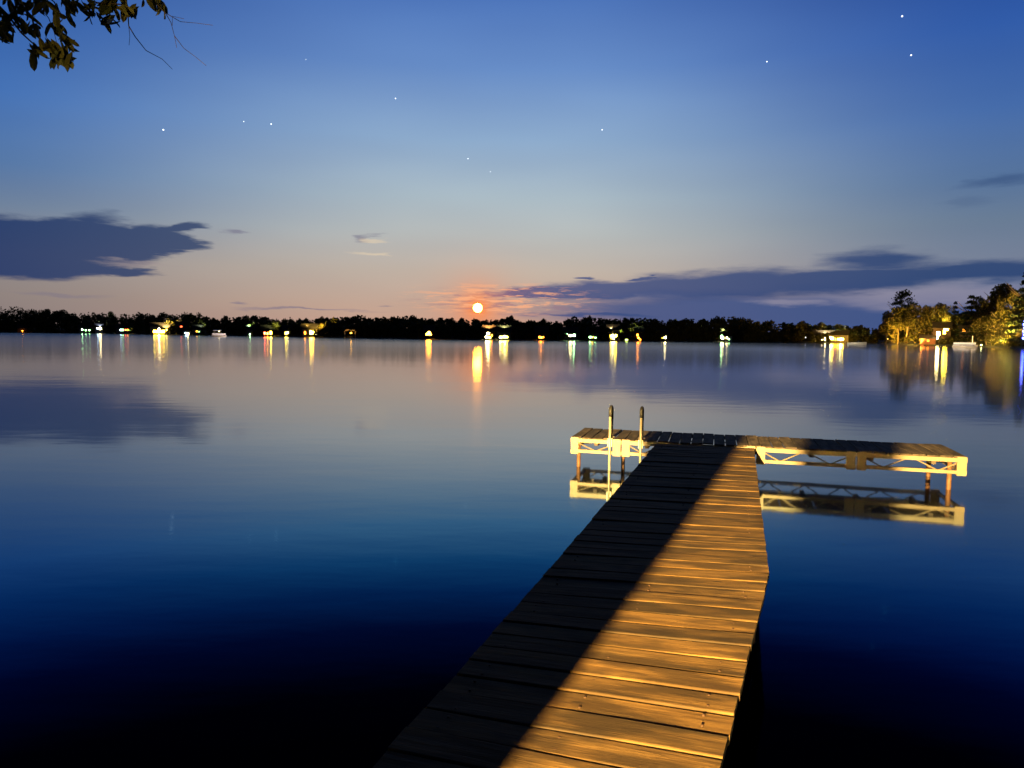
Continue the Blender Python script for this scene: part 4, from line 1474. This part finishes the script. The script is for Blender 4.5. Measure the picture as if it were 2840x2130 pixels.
s_right = at(2050, 1241, DZ)       # right edge of the band of shade on the walkway
s_left = at(1775, 1222, DZ)
ty = -2.2
a, b_ = line_pt(s_left, ty), line_pt(s_right, ty)
tc_, tr_ = (a + b_) / 2, (b_ - a).length / 2 * math.cos(R(21))
print('trunk', tc_, tr_)
tt = empty('lakeside_tree', (tc_.x, tc_.y, 0.3))
tag(tt, 'leafy tree on the near bank, its lowest twigs hanging into the top left corner', 'tree')
to = Vector((tc_.x, tc_.y, 0.3))
mb = MB()
mb.tube([Vector((0, 0, -.5)), Vector((0, 0, 0.05)), Vector((0, 0, 1.8)), Vector((-.05, 0, 3.2)), Vector((-.2, .2, 5.0)), Vector((-.3, .2, 7.5)), Vector((-.2, .1, 10))], [tr_ * 1.08, tr_ * .99, tr_ * 1.0, tr_ * .95, tr_ * .7, tr_ * .45, .05], 20)
mb.build('trunk', bark_m, tt, True)
BR = MB()
BR.tube([Vector((-.15, .1, 4.6)), aty(-350, -420, 2.0) - to, aty(-150, -180, 4.3) - to, aty(60, -90, 5.0) - to, aty(380, -70, 5.3) - to], [.12, .08, .05, .03, .012], 8)
BR.tube([Vector((-.15, .1, 4.8)), Vector((-2.5, 1.5, 6.2)), Vector((-4.5, 3.5, 6.8))], [.13, .08, .03], 8)
BR.tube([Vector((-.2, .1, 5.4)), Vector((1.5, 1.0, 7.0)), Vector((3.0, 1.8, 8.0))], [.12, .08, .03], 8)
BR.tube([Vector((-.2, .1, 5.8)), Vector((-1.5, -1.5, 7.5)), Vector((-2.0, -3.0, 8.0))], [.12, .08, .03], 8)
TW = [([(-80, -100), (-20, 0), (20, 40), (60, 92), (100, 128), (150, 150), (200, 165)], 5.0, .010),
      ([(60, -90), (105, -30), (150, 5), (170, 40), (198, 52)], 5.0, .007),
      ([(60, -90), (200, -20), (270, 8), (335, 12), (354, 22), (357, 72), (375, 102), (405, 140), (450, 164), (478, 192)], 5.2, .007),
      ([(300, -75), (400, -10), (432, 8), (458, 35), (474, 62), (484, 100), (490, 132)], 5.3, .005),
      ([(458, 35), (500, 60), (545, 64), (590, 70)], 5.3, .0028),
      ([(484, 100), (510, 134), (540, 156), (572, 182)], 5.3, .0028),
      ([(357, 72), (360, 100), (358, 125)], 5.2, .0025), ([(478, 70), (478, 45), (510, 52)], 5.3, .002),
      ([(-60, -30), (-10, 30), (0, 60), (15, 100)], 4.9, .006), ([(110, 20), (135, 50), (150, 90), (160, 130)], 5.0, .004)]
for pts, Y, r0 in TW:
    PP = [aty(px, py, Y + .12 * math.sin(i * 1.7)) - to for i, (px, py) in enumerate(pts)]
    BR.tube(PP, [max(.0015, r0 * (1 - .8 * i / (len(PP) - 1))) for i in range(len(PP))], 6)
BR.build('branch', mat('twig_bark', (0.035, 0.028, 0.022), 0.95, 0, 0.3, 12, spec=0.1), tt, True)
hl = leafmat('hanging_leaves', (0.02, 0.03, 0.008), (0.08, 0.075, 0.02), 0.3)
LF = MB()
lr = random.Random(3)
for cx, cy, cr, Y, n in [(5, 20, 40, 4.9, 12), (20, 60, 40, 4.9, 13), (45, 35, 35, 5.0, 8), (15, 95, 26, 4.9, 10), (68, 70, 26, 5.0, 8), (95, 72, 20, 5.0, 5), (105, 85, 16, 5.0, 4), (100, 138, 22, 5.0, 7), (120, 150, 18, 5.0, 5),
                         (155, 75, 24, 5.0, 10), (168, 105, 28, 5.0, 12), (160, 140, 24, 5.0, 9), (185, 120, 16, 5.0, 5), (160, 168, 24, 5.0, 9), (195, 168, 18, 5.0, 5),
                         (55, 8, 22, 5.0, 6), (110, 12, 22, 5.0, 7), (75, 20, 16, 5, 3), (165, 15, 24, 5.0, 8), (190, 40, 18, 5.0, 6), (205, 8, 24, 5.1, 6), (245, 15, 26, 5.2, 8), (285, 30, 26, 5.2, 10), (300, 50, 20, 5.2, 7), (262, 30, 16, 5.2, 4),
                         (320, 25, 20, 5.2, 7), (345, 28, 18, 5.2, 6), (368, 30, 18, 5.2, 5), (332, 2, 26, 5.2, 6), (425, 8, 16, 5.3, 5), (443, 28, 14, 5.3, 5), (400, -5, 16, 5.3, 3), (-40, 60, 50, 4.9, 20), (-30, 120, 30, 4.9, 8)]:
    for k in range(n):
        c = aty(cx + lr.gauss(0, cr * .5), cy + lr.gauss(0, cr * .5), Y + lr.gauss(0, .07)) - to
        L = lr.uniform(.035, .075)
        d = Vector((lr.gauss(0.1, .45), lr.gauss(0, .45), -1 + lr.uniform(0, .7))).normalized()
        s_ = d.cross(Vector((lr.gauss(0, 1), lr.gauss(0, 1), lr.gauss(0, .5)))).normalized()
        nn = d.cross(s_)
        W_ = L * lr.uniform(.30, .42)
        cup = L * .14
        ps = [c - d * L, c - d * L * .45 + s_ * W_ * .8 + nn * cup, c + d * L * .15 + s_ * W_ + nn * cup, c + d * L * .68 + s_ * W_ * .72 + nn * cup * .5, c + d * L * 1.02 - nn * cup,
              c + d * L * .68 - s_ * W_ * .72 + nn * cup * .5, c + d * L * .15 - s_ * W_ + nn * cup, c - d * L * .45 - s_ * W_ * .8 + nn * cup, c]
        LF.add(ps, [(0, 1, 8), (1, 2, 8), (2, 3, 8), (3, 4, 8), (4, 5, 8), (5, 6, 8), (6, 7, 8), (7, 0, 8)])
fo = LF.build('foliage', hl, tt)
# the upper crown, over and behind the viewer
cs = np.random.RandomState(21)
P = np.concatenate([np.array(c) + (lambda d: d / np.linalg.norm(d, axis=1)[:, None] * (cs.uniform(.4, 1, 900) ** .5)[:, None])(cs.normal(size=(900, 3))) * np.array(rr) for c, rr in
                    [((-.3, .1, 8.6), (2.2, 2.2, 1.8)), ((-3.6, 2.2, 7.2), (2.0, 2.0, 1.1)), ((-1.8, -2.4, 8.0), (1.8, 1.8, 1.3)), ((1.9, .8, 7.8), (1.9, 1.6, 1.3)), ((-4.6, 4.0, 7.4), (1.4, 1.4, .9))]])
quads_obj('crown', rand_quads(P, 0.12, cs), hl, tt)

# unseen leaf clumps added and shaped to shade stretches of the platform's front rail
def on_rail(px):
    d = ray(px, 1250)
    A = np.array([[d.x, -e1.x], [d.y, -e1.y]])
    s_ = np.linalg.solve(A, np.array([TFL.x, TFL.y]))
    return Vector((d.x * s_[0], d.y * s_[0], 0))


LB, LBP = [], [Vector((0, 0, 3.4))]
for i, (x0, x1) in enumerate([(2220, 2286), (2312, 2382), (2408, 2460)]):
    y = -3.6
    a, b_ = line_pt(on_rail(x0), y), line_pt(on_rail(x1), y)
    c = (a + b_) / 2
    hw = (b_ - a).length / 2
    q = Vector((c.x, c.y, 2.78)) - to
    LB.append(np.array(q) + cs.uniform(-1, 1, size=(3600, 3)) * np.array([hw * .86, .05, .33 + .02 * i]))
    LBP.append(q + Vector((0, 0, .35)))
quads_obj('foliage', rand_quads(np.concatenate(LB), 0.036, cs), hl, tt)  # added clumps that only throw shade on the rail, out of view
mb = MB()
mb.tube(LBP, [.05, .02, .014, .006], 8)
for q in LBP[1:]:
    mb.tube([q, q - Vector((0, 0, .6))], [.012, .004], 6)
mb.build('branch', bark_m, tt, True)  # stem added to carry the shading clumps
